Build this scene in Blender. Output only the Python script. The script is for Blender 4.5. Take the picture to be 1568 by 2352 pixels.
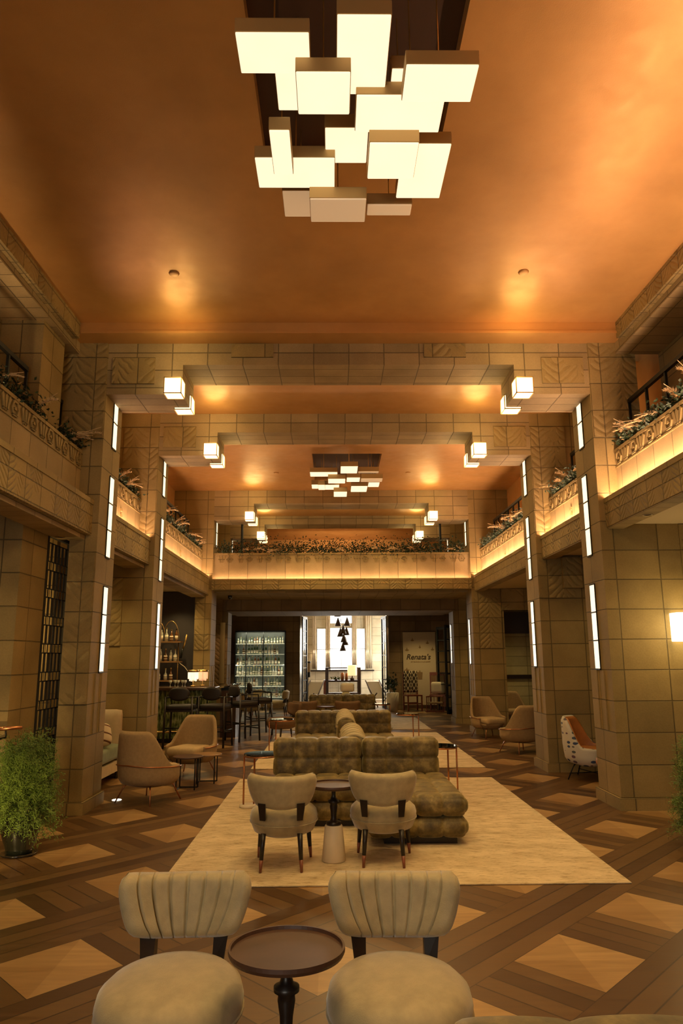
import bpy, bmesh, math, random
from math import sin, cos, pi, radians, sqrt
from mathutils import Vector, Matrix
random.seed(7)
S = bpy.context.scene
COL = S.collection
for o in list(bpy.data.objects): bpy.data.objects.remove(o)

# ------------------------------------------------------------------ camera, world, exposure
H, CX = 1.6, -0.2
t, psi, rl = radians(11.41), radians(.72), radians(.34)
F = Vector((sin(psi)*cos(t), cos(psi)*cos(t), sin(t)))
R0 = Vector((cos(psi), -sin(psi), 0)); U0 = R0.cross(F)
U = U0*cos(rl)+R0*sin(rl); R = R0*cos(rl)-U0*sin(rl)
cam = bpy.data.cameras.new('camera'); co = bpy.data.objects.new('camera', cam); COL.objects.link(co)
cam.sensor_fit = 'VERTICAL'; cam.sensor_height = 36; cam.lens = 36*1664/2352
cam.clip_start = .05; cam.clip_end = 200
m = Matrix((R, U, -F)).transposed().to_4x4(); m.translation = Vector((CX, 0, H)); co.matrix_world = m
S.camera = co
w = bpy.data.worlds.new('world'); S.world = w; w.use_nodes = True
w.node_tree.nodes['Background'].inputs[0].default_value = (.95, .9, .8, 1)
w.node_tree.nodes['Background'].inputs[1].default_value = .6
S.view_settings.view_transform = 'Standard'; S.view_settings.look = 'None'
S.view_settings.exposure = 0.22; S.view_settings.gamma = 1.0
WARM = (1, .66, .34); WARM2 = (1, .70, .28)

def light(name, kind, loc, power, color=WARM, size=.1, rot=None, spot=100, blend=.6, sy=None):
    l = bpy.data.lights.new(name, kind); l.energy = power; l.color = color
    if kind == 'AREA':
        l.size = size
        if sy: l.shape = 'RECTANGLE'; l.size_y = sy
    elif kind == 'SPOT': l.spot_size = radians(spot); l.spot_blend = blend; l.shadow_soft_size = size
    else: l.shadow_soft_size = size
    o = bpy.data.objects.new(name, l); o.location = loc
    if rot: o.rotation_euler = [radians(a) for a in rot]
    COL.objects.link(o); return o

# daylight: assumed area light behind the viewer, with no opening built, and the garden windows of the far room
light('assumed_rear_daylight', 'AREA', (-1.5, -2.3, 2.2), 85, (1, .93, .78), 2.2, (78, 0, -12), sy=3)
light('daylight_garden', 'AREA', (.12, 28.7, 2.4), 190, (1, .93, .8), 2.2, (-70, 0, 0), sy=2.4)
# assumed hall ceiling downlights with no fittings, then recessed aisle downlights, some of them added
for x, y, z, p in [(-2.1, 5.2, 5.4, 50), (2.1, 5.2, 5.4, 70), (-.9, 6.9, 5.4, 60), (1.2, 6.9, 5.4, 90), (0, 2.2, 5.4, 80), (2.5, 4.0, 5.4, 110),
                   (-2.0, 9.8, 5.28, 70), (2.0, 9.8, 5.28, 50), (0, 9.6, 5.28, 60), (-1.4, 12.2, 5.28, 50), (1.4, 12.2, 5.28, 60), (-.9, 15.3, 5.28, 45), (1.1, 15.3, 5.28, 60)]:
    light('downlight', 'SPOT', (x, y, z), p*1.25, WARM2, .04, (0, 0, 0), 75, .7)
for x, y, p in [(-3.6, 10.0, 26), (-3.75, 6.3, 22), (3.75, 9.9, 12), (3.6, 7.4, 22), (-3.5, 12.8, 28), (-3.6, 15.7, 30), (-4.1, 14.6, 30), (3.7, 13.5, 12), (4.0, 17.6, 40), (2.6, 22.7, 60), (-2.4, 21.6, 30), (0, 17.6, 28), (0, 21.5, 25), (-2.9, 20.8, 30)]:
    light('aisle_downlight', 'SPOT', (x, y, 3.0 if y < 17 else 2.95), p*1.3, WARM2, .03, (0, 0, 0), 120, .8)
# assumed uplights, no fittings built, on the balconies behind the planters, washing the gold ceiling
for x, y, p, tl in [(-3.3, 2.2, 330, 28), (3.3, 5.2, 130, 34), (3.3, 2.6, 170, 34), (-3.3, 6.2, 60, 34), (-3.3, 9.7, 40, 30), (3.3, 9.7, 40, 30), (-3.3, 13.6, 60, 34), (3.3, 13.6, 60, 34), (-2.2, 17.4, 26, 20), (2.2, 17.4, 26, 20)]:
    light('assumed_balcony_uplight', 'SPOT', (x, y, 3.75), p, WARM, .08, (180, (tl if x < 0 else -tl), 0), 130, 1)

# ------------------------------------------------------------------ materials
MATS = {}
def newmat(name):
    m = bpy.data.materials.new(name); m.use_nodes = True; nt = m.node_tree
    b = nt.nodes['Principled BSDF']; MATS[name] = m
    return m, nt, b
def N(nt, typ, **k):
    n = nt.nodes.new(typ)
    for a, v in k.items():
        if a.startswith('i_'): n.inputs[a[2:].replace('_', ' ')].default_value = v
        else: setattr(n, a, v)
    return n
def mth(nt, op, a, b=None, c=None):
    n = nt.nodes.new('ShaderNodeMath'); n.operation = op
    for i, v in enumerate((a, b, c)):
        if v is None: continue
        if isinstance(v, (int, float)): n.inputs[i].default_value = v
        else: nt.links.new(v, n.inputs[i])
    return n.outputs[0]
def ramp(nt, fac, stops):
    n = nt.nodes.new('ShaderNodeValToRGB'); nt.links.new(fac, n.inputs[0]); e = n.color_ramp.elements
    while len(e) < len(stops): e.new(.5)
    for el, (p, c) in zip(e, stops): el.position = p; el.color = (*c, 1)
    return n.outputs[0]
def mixc(nt, fac, a, b, mode='MIX'):
    n = nt.nodes.new('ShaderNodeMix'); n.data_type = 'RGBA'; n.blend_type = mode
    for s, v in ((0, fac), (6, a), (7, b)):
        if isinstance(v, (int, float)): n.inputs[s].default_value = v
        elif isinstance(v, tuple): n.inputs[s].default_value = (*v, 1)
        else: nt.links.new(v, n.inputs[s])
    return n.outputs[2]
def bump(nt, b, h, strength, dist=.01, chain=None):
    n = nt.nodes.new('ShaderNodeBump'); n.inputs['Strength'].default_value = strength; n.inputs['Distance'].default_value = dist
    nt.links.new(h, n.inputs['Height'])
    if chain: nt.links.new(chain, n.inputs['Normal'])
    nt.links.new(n.outputs[0], b.inputs['Normal']); return n.outputs[0]
def noise(nt, vec, scale, detail=4, rough=.55):
    n = N(nt, 'ShaderNodeTexNoise'); n.inputs['Scale'].default_value = scale; n.inputs['Detail'].default_value = detail; n.inputs['Roughness'].default_value = rough
    if vec is not None: nt.links.new(vec, n.inputs['Vector'])
    return n.outputs['Fac']
def plain(name, c, rough=.5, metal=0, var=.0, vs=8, bmp=0, bs=40, sheen=0, coat=0):
    m, nt, b = newmat(name)
    b.inputs['Roughness'].default_value = rough; b.inputs['Metallic'].default_value = metal
    if sheen: b.inputs['Sheen Weight'].default_value = sheen; b.inputs['Sheen Roughness'].default_value = .4
    if coat: b.inputs['Coat Weight'].default_value = coat
    tc = N(nt, 'ShaderNodeTexCoord').outputs['Object']
    if var:
        f = noise(nt, tc, vs)
        d = tuple(x*(1-var) for x in c); e = tuple(min(1, x*(1+var)) for x in c)
        nt.links.new(ramp(nt, f, [(.3, d), (.7, e)]), b.inputs['Base Color'])
    else: b.inputs['Base Color'].default_value = (*c, 1)
    if bmp: bump(nt, b, noise(nt, tc, bs), bmp)
    return m
def emit(name, c, s, var=0, base=(.8, .7, .55)):
    m, nt, b = newmat(name)
    b.inputs['Base Color'].default_value = (*base, 1); b.inputs['Roughness'].default_value = .4
    b.inputs['Emission Color'].default_value = (*c, 1); b.inputs['Emission Strength'].default_value = s
    if var:
        tc = N(nt, 'ShaderNodeTexCoord').outputs['Object']
        f = noise(nt, tc, 6, 2)
        mr = N(nt, 'ShaderNodeMapRange'); mr.inputs[3].default_value = s*(1-var); mr.inputs[4].default_value = s*(1+var)
        nt.links.new(f, mr.inputs[0]); nt.links.new(mr.outputs[0], b.inputs['Emission Strength'])
    return m

STONE = (.35, .245, .092)
def stonemat(name, base=STONE, bw=.5, bh=.333, zo=.123, relief=0, var=.14):
    """precast textile blocks laid in stack bond; relief > 0 carves fronds into every block"""
    m, nt, b = newmat(name); L = nt.links
    uv = N(nt, 'ShaderNodeUVMap'); uv.uv_map = 'UVMap'
    mp = N(nt, 'ShaderNodeMapping'); mp.inputs['Location'].default_value = (0, -zo, 0); L.new(uv.outputs[0], mp.inputs[0])
    br = N(nt, 'ShaderNodeTexBrick'); br.offset = 0; br.squash = 1; L.new(mp.outputs[0], br.inputs['Vector'])
    for k, v in (('Scale', 1), ('Mortar Size', .007), ('Mortar Smooth', .6), ('Bias', 0), ('Brick Width', bw), ('Row Height', bh)): br.inputs[k].default_value = v
    br.inputs['Color1'].default_value = (*[x*(1-var) for x in base], 1); br.inputs['Color2'].default_value = (*[x*(1+var) for x in base], 1)
    br.inputs['Mortar'].default_value = (*[x*.5 for x in base], 1)
    tc = N(nt, 'ShaderNodeTexCoord').outputs['Object']
    f = noise(nt, tc, 2.2, 6); f2 = noise(nt, tc, 60, 3)
    c = mixc(nt, .7, br.outputs['Color'], ramp(nt, f, [(.3, (.6, .58, .50)), (.7, (1, 1, 1))]), 'MULTIPLY')
    c = mixc(nt, .35, c, ramp(nt, f2, [(.35, (.7, .7, .7)), (.65, (1, 1, 1))]), 'MULTIPLY')
    L.new(c, b.inputs['Base Color']); b.inputs['Roughness'].default_value = .72
    n1 = bump(nt, b, f2, .25, .004)
    inv = mth(nt, 'SUBTRACT', 1, br.outputs['Fac'])
    n2 = bump(nt, b, inv, .9, .012, n1)
    if relief:
        sx = N(nt, 'ShaderNodeSeparateXYZ'); L.new(mp.outputs[0], sx.inputs[0])
        fu = mth(nt, 'ABSOLUTE', mth(nt, 'SUBTRACT', mth(nt, 'FRACT', mth(nt, 'DIVIDE', sx.outputs[0], bw)), .5))
        fv = mth(nt, 'FRACT', mth(nt, 'DIVIDE', sx.outputs[1], bh))
        ph = mth(nt, 'ADD', mth(nt, 'ADD', mth(nt, 'MULTIPLY', fv, 3.0), mth(nt, 'MULTIPLY', mth(nt, 'POWER', fu, .6), 4.0)), mth(nt, 'MULTIPLY', noise(nt, tc, 5, 2), 1.2))
        st = mth(nt, 'ABSOLUTE', mth(nt, 'SUBTRACT', mth(nt, 'FRACT', ph), .5))
        st = mth(nt, 'SMOOTH_MIN', mth(nt, 'MULTIPLY', st, 3), 1.0, .2)
        core = mth(nt, 'GREATER_THAN', fu, .04)
        bump(nt, b, mth(nt, 'MULTIPLY', mth(nt, 'MULTIPLY', st, core), mth(nt, 'GREATER_THAN', noise(nt, tc, 2.6, 2), .44)), relief*.55, .022, n2)
    return m
stonemat('stone'); stonemat('stone_small', bw=.25); stonemat('stone_relief', relief=.8, bw=.5)
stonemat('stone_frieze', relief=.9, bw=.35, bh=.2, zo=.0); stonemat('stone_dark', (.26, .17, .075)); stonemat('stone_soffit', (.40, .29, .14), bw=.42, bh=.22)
stonemat('stone_parapet', (.42, .30, .14), bw=.42, bh=.6, zo=3.33-.6); stonemat('stone_cream', (.75, .66, .48), bw=.45)
stonemat('wall_green', (.42, .36, .18), bw=.6, bh=.25)
m, nt, b = newmat('gold_leaf'); tc = N(nt, 'ShaderNodeTexCoord').outputs['Object']
f = noise(nt, tc, 1.1, 5); f2 = noise(nt, tc, 130, 3)
nt.links.new(ramp(nt, f, [(.3, (.50, .265, .085)), (.7, (.66, .36, .12))]), b.inputs['Base Color'])
b.inputs['Metallic'].default_value = .4
nt.links.new(ramp(nt, noise(nt, tc, 7, 5), [(.3, (.34,)*3), (.7, (.46,)*3)]), b.inputs['Roughness']); bump(nt, b, f2, .25, .003)
# parquet: light diamonds between bands of narrow dark strips
m, nt, b = newmat('parquet'); L = nt.links
tc = N(nt, 'ShaderNodeTexCoord').outputs['Object']; sx = N(nt, 'ShaderNodeSeparateXYZ'); L.new(tc, sx.inputs[0])
u = mth(nt, 'DIVIDE', mth(nt, 'SUBTRACT', sx.outputs[0], 1.12), .70); v = mth(nt, 'DIVIDE', mth(nt, 'SUBTRACT', sx.outputs[1], 4.28), .7525)
p = mth(nt, 'MULTIPLY', mth(nt, 'ADD', u, v), .5); q = mth(nt, 'MULTIPLY', mth(nt, 'SUBTRACT', u, v), .5)
def cen(x): return mth(nt, 'SUBTRACT', mth(nt, 'FRACT', mth(nt, 'ADD', x, .5)), .5)
fp, fq = cen(p), cen(q); ap, aq = mth(nt, 'ABSOLUTE', fp), mth(nt, 'ABSOLUTE', fq)
dia = mth(nt, 'LESS_THAN', mth(nt, 'MAXIMUM', ap, aq), .2535)
def strips(x):   # four boards across a band
    k = mth(nt, 'MULTIPLY', mth(nt, 'FRACT', mth(nt, 'ADD', x, -.2535)), 8.12)
    i = mth(nt, 'FLOOR', k); fr = mth(nt, 'FRACT', k)
    wn = N(nt, 'ShaderNodeTexWhiteNoise'); wn.noise_dimensions = '1D'; L.new(mth(nt, 'ADD', i, mth(nt, 'MULTIPLY', mth(nt, 'FLOOR', x), 7.3)), wn.inputs['W'])
    line = mth(nt, 'GREATER_THAN', mth(nt, 'ABSOLUTE', mth(nt, 'SUBTRACT', fr, .5)), .465)
    alt = mth(nt, 'MODULO', i, 2)
    return mth(nt, 'ADD', mth(nt, 'MULTIPLY', alt, .45), mth(nt, 'MULTIPLY', wn.outputs[0], .55)), line
sp, lp = strips(p); sq, lq = strips(q)
useq = mth(nt, 'GREATER_THAN', aq, .2535)   # boards that follow p where |fq| is large
val = mixc(nt, useq, sp, sq); ln = mth(nt, 'ADD', mth(nt, 'MULTIPLY', useq, lq), mth(nt, 'MULTIPLY', mth(nt, 'SUBTRACT', 1, useq), lp))
wv = N(nt, 'ShaderNodeMapping'); wv.inputs['Scale'].default_value = (3, 26, 1); wv.inputs['Rotation'].default_value = (0, 0, radians(45)); L.new(tc, wv.inputs[0])
g = noise(nt, wv.outputs[0], 1.0, 5, .6); g2 = noise(nt, tc, 1.2, 3)
dark = ramp(nt, val, [(.1, (.070, .032, .011)), (.9, (.175, .095, .034))])
# diamonds: four quarters in slightly different tones
quad = mth(nt, 'ADD', mth(nt, 'MULTIPLY', mth(nt, 'GREATER_THAN', mth(nt, 'ADD', fp, fq), 0), .5), mth(nt, 'MULTIPLY', mth(nt, 'GREATER_THAN', fp, fq), .35))
lightc = ramp(nt, quad, [(0, (.33, .19, .075)), (1, (.46, .29, .125))])
c = mixc(nt, dia, dark, lightc); c = mixc(nt, .75, c, ramp(nt, g, [(.3, (.6, .55, .5)), (.7, (1.0, 1, 1))]), 'MULTIPLY')
c = mixc(nt, mth(nt, 'MULTIPLY', ln, mth(nt, 'SUBTRACT', 1, dia)), c, (.03, .014, .006))
L.new(c, b.inputs['Base Color']); L.new(ramp(nt, g, [(.2, (.30,)*3), (.8, (.42,)*3)]), b.inputs['Roughness']); bump(nt, b, g, .15, .002)
# rug
m, nt, b = newmat('rug'); tc = N(nt, 'ShaderNodeTexCoord').outputs['Object']
mp = N(nt, 'ShaderNodeMapping'); mp.inputs['Scale'].default_value = (1, 2.6, 1); nt.links.new(tc, mp.inputs[0])
f = noise(nt, mp.outputs[0], 2.2, 8, .7); f3 = noise(nt, mp.outputs[0], 9, 8, .75); f2 = noise(nt, tc, 240, 2)
c = mixc(nt, .8, ramp(nt, f, [(.35, (.50, .38, .22)), (.6, (.68, .54, .34))]), ramp(nt, f3, [(.36, (.55, .5, .42)), (.5, (1, 1, 1))]), 'MULTIPLY')
nt.links.new(c, b.inputs['Base Color']); b.inputs['Roughness'].default_value = .95; bump(nt, b, f2, .5, .004)
m, nt, b = newmat('olive_velvet'); tc = N(nt, 'ShaderNodeTexCoord').outputs['Object']
f = noise(nt, tc, 7.5, 6, .65)
nt.links.new(ramp(nt, f, [(.36, (.05, .032, .008)), (.52, (.14, .095, .026)), (.66, (.30, .215, .07))]), b.inputs['Base Color'])
b.inputs['Roughness'].default_value = .55; b.inputs['Sheen Weight'].default_value = .5; b.inputs['Sheen Tint'].default_value = (.8, .65, .3, 1); bump(nt, b, noise(nt, tc, 90), .15, .003)
m, nt, b = newmat('striped_velvet'); tc = N(nt, 'ShaderNodeTexCoord').outputs['Object']
nt.links.new(ramp(nt, noise(nt, tc, 6), [(.3, (.42, .34, .18)), (.7, (.58, .48, .28))]), b.inputs['Base Color']); b.inputs['Roughness'].default_value = .6
plain('cream_velvet', (.41, .325, .17), .65, 0, .14, 14, .2, 200, sheen=.5)
plain('taupe_fabric', (.37, .25, .12), .85, 0, .1, 30, .5, 260)
plain('seat_fabric', (.52, .38, .2), .85, 0, .1, 30, .5, 260)
plain('black_wood', (.016, .010, .007), .35, 0, .2, 20)
plain('dark_wood', (.06, .028, .012), .3, 0, .25, 14)
plain('coffer_brown', (.055, .022, .010), .55)
plain('red_wood', (.22, .065, .028), .4, 0, .25, 20)
plain('brown_table', (.075, .032, .016), .5, 0, .25, 5)
plain('wood_top', (.30, .17, .07), .35, 0, .2, 8)
plain('copper', (.50, .22, .10), .3, 1); plain('brass', (.62, .42, .15), .35, 1); plain('black_metal', (.008, .009, .007), .45, .3)
plain('black_glass', (.008, .008, .008), .05, 0, coat=1); plain('marble', (.72, .60, .42), .45, 0, .1, 3)
plain('black_matte', (.012, .010, .008), .8); plain('black_paint', (.05, .042, .042), .6); plain('cream_paint', (.62, .50, .32), .7); plain('green_tile', (.10, .13, .045), .18, 0, .7, 9, .3, 14)
plain('dark_leather', (.014, .008, .005), .55); plain('orange_leather', (.50, .19, .05), .4, 0, .15, 10); plain('black_ceramic', (.014, .016, .010), .12, coat=.8)
plain('leaf_dark', (.016, .034, .010), .6, 0, .5, 9); plain('leaf_fern', (.095, .15, .018), .6, 0, .5, 12); plain('pampas', (.62, .46, .26), .9, 0, .15, 6)
plain('dry_leaf', (.30, .19, .08), .8, 0, .3, 9); plain('green_seat', (.16, .20, .11), .7, 0, .15, 12, sheen=.4); plain('cream_back', (.62, .50, .33), .8, 0, .08, 12)
plain('curtain', (.72, .60, .42), .85, 0, .1, 4); plain('white_pot', (.6, .52, .38), .5, 0, .1, 5); plain('white_fabric', (.7, .62, .46), .9)
plain('bottle_clear2', (.22, .24, .14), .08, coat=1); plain('bottle_green', (.04, .07, .02), .08, coat=1); plain('bottle_amber', (.16, .06, .015), .08, coat=1); plain('bottle_clear', (.42, .42, .34), .08, coat=1); plain('bottle_brown', (.035, .018, .010), .08, coat=1)
plain('label_paper', (.75, .66, .5), .8); plain('detector_plastic', (.55, .30, .10), .5); plain('brown_fabric', (.13, .07, .03), .85, 0, .1, 30)
m, nt, b = newmat('mirror_glass'); b.inputs['Base Color'].default_value = (.75, .75, .7, 1); b.inputs['Metallic'].default_value = 1; b.inputs['Roughness'].default_value = .08
m, nt, b = newmat('clear_glass'); b.inputs['Base Color'].default_value = (.95, .97, .95, 1); b.inputs['Transmission Weight'].default_value = 1; b.inputs['Roughness'].default_value = .02; b.inputs['IOR'].default_value = 1.1
emit('chandelier_glass', (1, .82, .54), 1.0, .05); emit('chandelier_glass_dim', (1, .62, .32), .28)
emit('lantern_glass', (1, .80, .44), 1.9); emit('strip_glass', (1, .80, .54), 1.25, .12); emit('led_strip_soft', (1, .60, .36), 22); emit('led_strip_bright', (1, .62, .38), 75); emit('led_strip', (1, .60, .36), 42)
emit('sconce_glass', (1, .80, .42), 5); emit('lamp_crystal', (1, .74, .5), 1.1, .6); emit('lamp_crystal_pink', (1, .50, .28), .6, .5); emit('window_sky', (1, .97, .88), 4.5)
emit('cabinet_light', (.7, .7, .45), .05, .9, (.03, .04, .03)); emit('downlight_lens', (1, .85, .6), 5); emit('orange_shade', (1, .62, .28), 1.1); emit('red_glow', (1, .45, .2), .5)
# dotted ikat upholstery
m, nt, b = newmat('spotted_fabric'); tc = N(nt, 'ShaderNodeTexCoord').outputs['Object']
mp = N(nt, 'ShaderNodeMapping'); mp.inputs['Scale'].default_value = (9, 9, 17); nt.links.new(tc, mp.inputs[0])
vo = N(nt, 'ShaderNodeTexVoronoi'); vo.inputs['Scale'].default_value = 1; vo.inputs['Randomness'].default_value = .35; nt.links.new(mp.outputs[0], vo.inputs['Vector'])
spot = mth(nt, 'LESS_THAN', vo.outputs['Distance'], .33)
c = mixc(nt, spot, (.62, .58, .50), mixc(nt, .55, ramp(nt, vo.outputs['Color'], [(.3, (.03, .06, .16)), (.5, (.16, .20, .10)), (.8, (.30, .12, .12))]), (.05, .07, .15)))
nt.links.new(c, b.inputs['Base Color']); b.inputs['Roughness'].default_value = .85
# cream pillow with brown bands, and the diamond weave
def bandmat(name, bg, fg, kx, ky, wdt, diamond=False):
    m, nt, b = newmat(name); tc = N(nt, 'ShaderNodeTexCoord').outputs['Object']; s = N(nt, 'ShaderNodeSeparateXYZ'); nt.links.new(tc, s.inputs[0])
    a = mth(nt, 'ABSOLUTE', mth(nt, 'SUBTRACT', mth(nt, 'FRACT', mth(nt, 'MULTIPLY', s.outputs[0], kx)), .5))
    z = mth(nt, 'MULTIPLY', s.outputs[2], ky)
    k = mth(nt, 'FRACT', mth(nt, 'ADD', mth(nt, 'MULTIPLY', a, 2 if diamond else 1), z))
    if diamond:
        k2 = mth(nt, 'FRACT', mth(nt, 'SUBTRACT', mth(nt, 'MULTIPLY', a, 2), z)); k = mth(nt, 'MINIMUM', k, k2)
    nt.links.new(mixc(nt, mth(nt, 'LESS_THAN', k, wdt), bg, fg), b.inputs['Base Color']); b.inputs['Roughness'].default_value = .9
bandmat('banded_pillow', (.68, .55, .38), (.16, .07, .04), 4, 9, .2); bandmat('diamond_weave', (.05, .035, .02), (.6, .5, .32), 5, 5, .22, True)

# ------------------------------------------------------------------ mesh helpers
class MB:
    def __init__(s): s.v = []; s.f = []
    def add(s, vs, fs):
        n = len(s.v); s.v += [tuple(x) for x in vs]; s.f += [tuple(i+n for i in f) for f in fs]; return s
    def box(s, x0, x1, y0, y1, z0, z1):
        return s.add([(x0,y0,z0),(x1,y0,z0),(x1,y1,z0),(x0,y1,z0),(x0,y0,z1),(x1,y0,z1),(x1,y1,z1),(x0,y1,z1)],
                     [(0,3,2,1),(4,5,6,7),(0,1,5,4),(1,2,6,5),(2,3,7,6),(3,0,4,7)])
    def tube(s, p0, p1, r0, r1=None, n=10, cap=True):
        r1 = r0 if r1 is None else r1
        a, b_ = Vector(p0), Vector(p1); d = (b_-a).normalized()
        u = d.cross(Vector((0, 0, 1)) if abs(d.z) < .95 else Vector((1, 0, 0))).normalized(); v = d.cross(u)
        vs = []
        for c, r in ((a, r0), (b_, r1)):
            for i in range(n): th = 2*pi*i/n; vs.append(c+(u*cos(th)+v*sin(th))*r)
        fs = [(i, (i+1) % n, n+(i+1) % n, n+i) for i in range(n)]
        if cap: fs += [tuple(range(n))[::-1], tuple(range(n, 2*n))]
        return s.add(vs, fs)
    def path(s, pts, r, n=8):
        pts = [Vector(p) for p in pts]; rings = []
        for i, p in enumerate(pts):
            d = (pts[min(i+1, len(pts)-1)]-pts[max(i-1, 0)]).normalized()
            u = d.cross(Vector((.01, .02, 1))).normalized() if abs(d.z) < .97 else d.cross(Vector((1, 0, 0))).normalized()
            v = d.cross(u); rr = r[i] if isinstance(r, (list, tuple)) else r
            rings.append([p+(u*cos(2*pi*k/n)+v*sin(2*pi*k/n))*rr for k in range(n)])
        vs = [q for g in rings for q in g]; fs = []
        for i in range(len(pts)-1):
            for k in range(n): fs.append((i*n+k, i*n+(k+1) % n, (i+1)*n+(k+1) % n, (i+1)*n+k))
        fs += [tuple(range(n))[::-1], tuple(range(len(vs)-n, len(vs)))]
        return s.add(vs, fs)
    def lathe(s, prof, c=(0, 0, 0), n=28, sx=1, sy=1):
        vs = []; k = len(prof)
        for i in range(n):
            a = 2*pi*i/n
            for r, z in prof: vs.append((c[0]+r*cos(a)*sx, c[1]+r*sin(a)*sy, c[2]+z))
        fs = []
        for i in range(n):
            j = (i+1) % n
            for q in range(k-1): fs.append((i*k+q, j*k+q, j*k+q+1, i*k+q+1))
        if prof[0][0] > 1e-4: fs.append(tuple(i*k for i in range(n))[::-1])
        if prof[-1][0] > 1e-4: fs.append(tuple(i*k+k-1 for i in range(n)))
        return s.add(vs, fs)
    def grid(s, fn, nu, nv, wrap=False):
        vs = [fn(i/nu, j/nv) for i in range(nu+1) for j in range(nv+1)]
        fs = [(i*(nv+1)+j, (i+1)*(nv+1)+j, (i+1)*(nv+1)+j+1, i*(nv+1)+j+1) for i in range(nu) for j in range(nv)]
        return s.add(vs, fs)
    def pad(s, fn, thick, nu=24, nv=14, power=6, tf=None):
        """closed cushion around the surface fn(u,v), u v in -1..1, tapering at the rim"""
        P = [[Vector(fn(-1+2*i/nu, -1+2*j/nv)) for j in range(nv+1)] for i in range(nu+1)]
        fr, bk = [], []
        for i in range(nu+1):
            for j in range(nv+1):
                du = P[min(i+1, nu)][j]-P[max(i-1, 0)][j]; dv = P[i][min(j+1, nv)]-P[i][max(j-1, 0)]
                n = du.cross(dv); n = n.normalized() if n.length > 1e-9 else Vector((0, 1, 0))
                a, b_ = -1+2*i/nu, -1+2*j/nv
                tk = thick*sqrt(max(0, 1-abs(a)**power))*sqrt(max(0, 1-abs(b_)**power))
                g = tf(a, b_) if tf else 0
                fr.append(P[i][j]+n*(tk/2)*(1-g)); bk.append(P[i][j]-n*(tk/2))
        K = nv+1; q = lambda i, j: i*K+j; o = len(fr)
        fs = [(q(i, j), q(i+1, j), q(i+1, j+1), q(i, j+1)) for i in range(nu) for j in range(nv)]
        fs += [(o+q(i, j), o+q(i, j+1), o+q(i+1, j+1), o+q(i+1, j)) for i in range(nu) for j in range(nv)]
        s.add(fr+bk, fs); s.weld = True; return s
    def build(s, name, mat, parent=None, smooth=False, loc=None, uv=False, bevel=0):
        me = bpy.data.meshes.new(name); me.from_pydata(s.v, [], s.f)
        mats = mat if isinstance(mat, (list, tuple)) else [mat]
        for k in mats: me.materials.append(MATS[k])
        bm = bmesh.new(); bm.from_mesh(me)
        if getattr(s, 'weld', False): bmesh.ops.remove_doubles(bm, verts=bm.verts, dist=1e-5)
        bmesh.ops.recalc_face_normals(bm, faces=bm.faces)
        if bevel: bmesh.ops.bevel(bm, geom=bm.edges[:], offset=bevel, segments=2, affect='EDGES', profile=.6)
        if uv:
            l = bm.loops.layers.uv.new('UVMap')
            for f in bm.faces:
                n = f.normal
                for lp in f.loops:
                    c = lp.vert.co
                    if abs(n.z) > .7: lp[l].uv = (c.x, c.y)
                    elif abs(n.x) > abs(n.y): lp[l].uv = (c.y, c.z)
                    else: lp[l].uv = (c.x, c.z)
        bm.to_mesh(me); bm.free()
        if smooth: me.polygons.foreach_set('use_smooth', [True]*len(me.polygons))
        o = bpy.data.objects.new(name, me); COL.objects.link(o)
        if parent: o.parent = parent
        if loc: o.location = loc
        return o
def rbox(dx, dy, dz, r, c=(0, 0, 0), seg=(10, 8, 6), tuft=None, amp=.015, pw=.45):
    """soft box centred on c, rounded by r, tuft = number of buttoned fields along x y z"""
    mb = MB(); hx, hy, hz = dx/2, dy/2, dz/2; r = min(r, hx*.999, hy*.999, hz*.999); nx, ny, nz = seg
    if tuft: nx, ny, nz = [max(n, t_*12) if t_ > 1 else n for n, t_ in zip(seg, tuft)]
    def face(fn, a, b_): mb.grid(fn, a, b_)
    face(lambda u, v: (-hx+u*dx, -hy, -hz+v*dz), nx, nz); face(lambda u, v: (-hx+u*dx, hy, -hz+v*dz), nx, nz)
    face(lambda u, v: (-hx, -hy+u*dy, -hz+v*dz), ny, nz); face(lambda u, v: (hx, -hy+u*dy, -hz+v*dz), ny, nz)
    face(lambda u, v: (-hx+u*dx, -hy+v*dy, -hz), nx, ny); face(lambda u, v: (-hx+u*dx, -hy+v*dy, hz), nx, ny)
    out = []
    for x, y, z in mb.v:
        k = Vector((max(-hx+r, min(hx-r, x)), max(-hy+r, min(hy-r, y)), max(-hz+r, min(hz-r, z))))
        d = Vector((x, y, z))-k
        if d.length < 1e-9: d = Vector((0, 0, 1))
        n = d.normalized(); p = k+n*r
        if tuft:
            g = 0
            for val, h_, cnt, comp in ((x, hx, tuft[0], n.x), (y, hy, tuft[1], n.y), (z, hz, tuft[2], n.z)):
                if cnt > 1:
                    s_ = abs(sin(pi*(val+h_)/(2*h_)*cnt)); g = max(g, (1-s_**pw)*(1-comp*comp))
            p = p-n*amp*g
        out.append((p.x+c[0], p.y+c[1], p.z+c[2]))
    mb.v = out; mb.weld = True; return mb
def empty(name, loc=(0, 0, 0), rz=0):
    o = bpy.data.objects.new(name, None); o.location = loc; o.rotation_euler = (0, 0, radians(rz)); o.empty_display_size = .1; COL.objects.link(o); return o
def tag(o, label, cat, group=None, kind=None):
    o['label'] = label; o['category'] = cat
    if group: o['group'] = group
    if kind: o['kind'] = kind
    return o
def struct(o): o['kind'] = 'structure'; return o
def dup(o, loc=None, rz=None, parent=None):
    c = o.copy(); COL.objects.link(c)
    if parent: c.parent = parent
    if loc is not None: c.location = loc
    if rz is not None: c.rotation_euler = (0, 0, radians(rz))
    for ch in [k for k in SNAP.get(o.name, [])]: dup(ch, parent=c)
    return c
SNAP = {}
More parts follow.
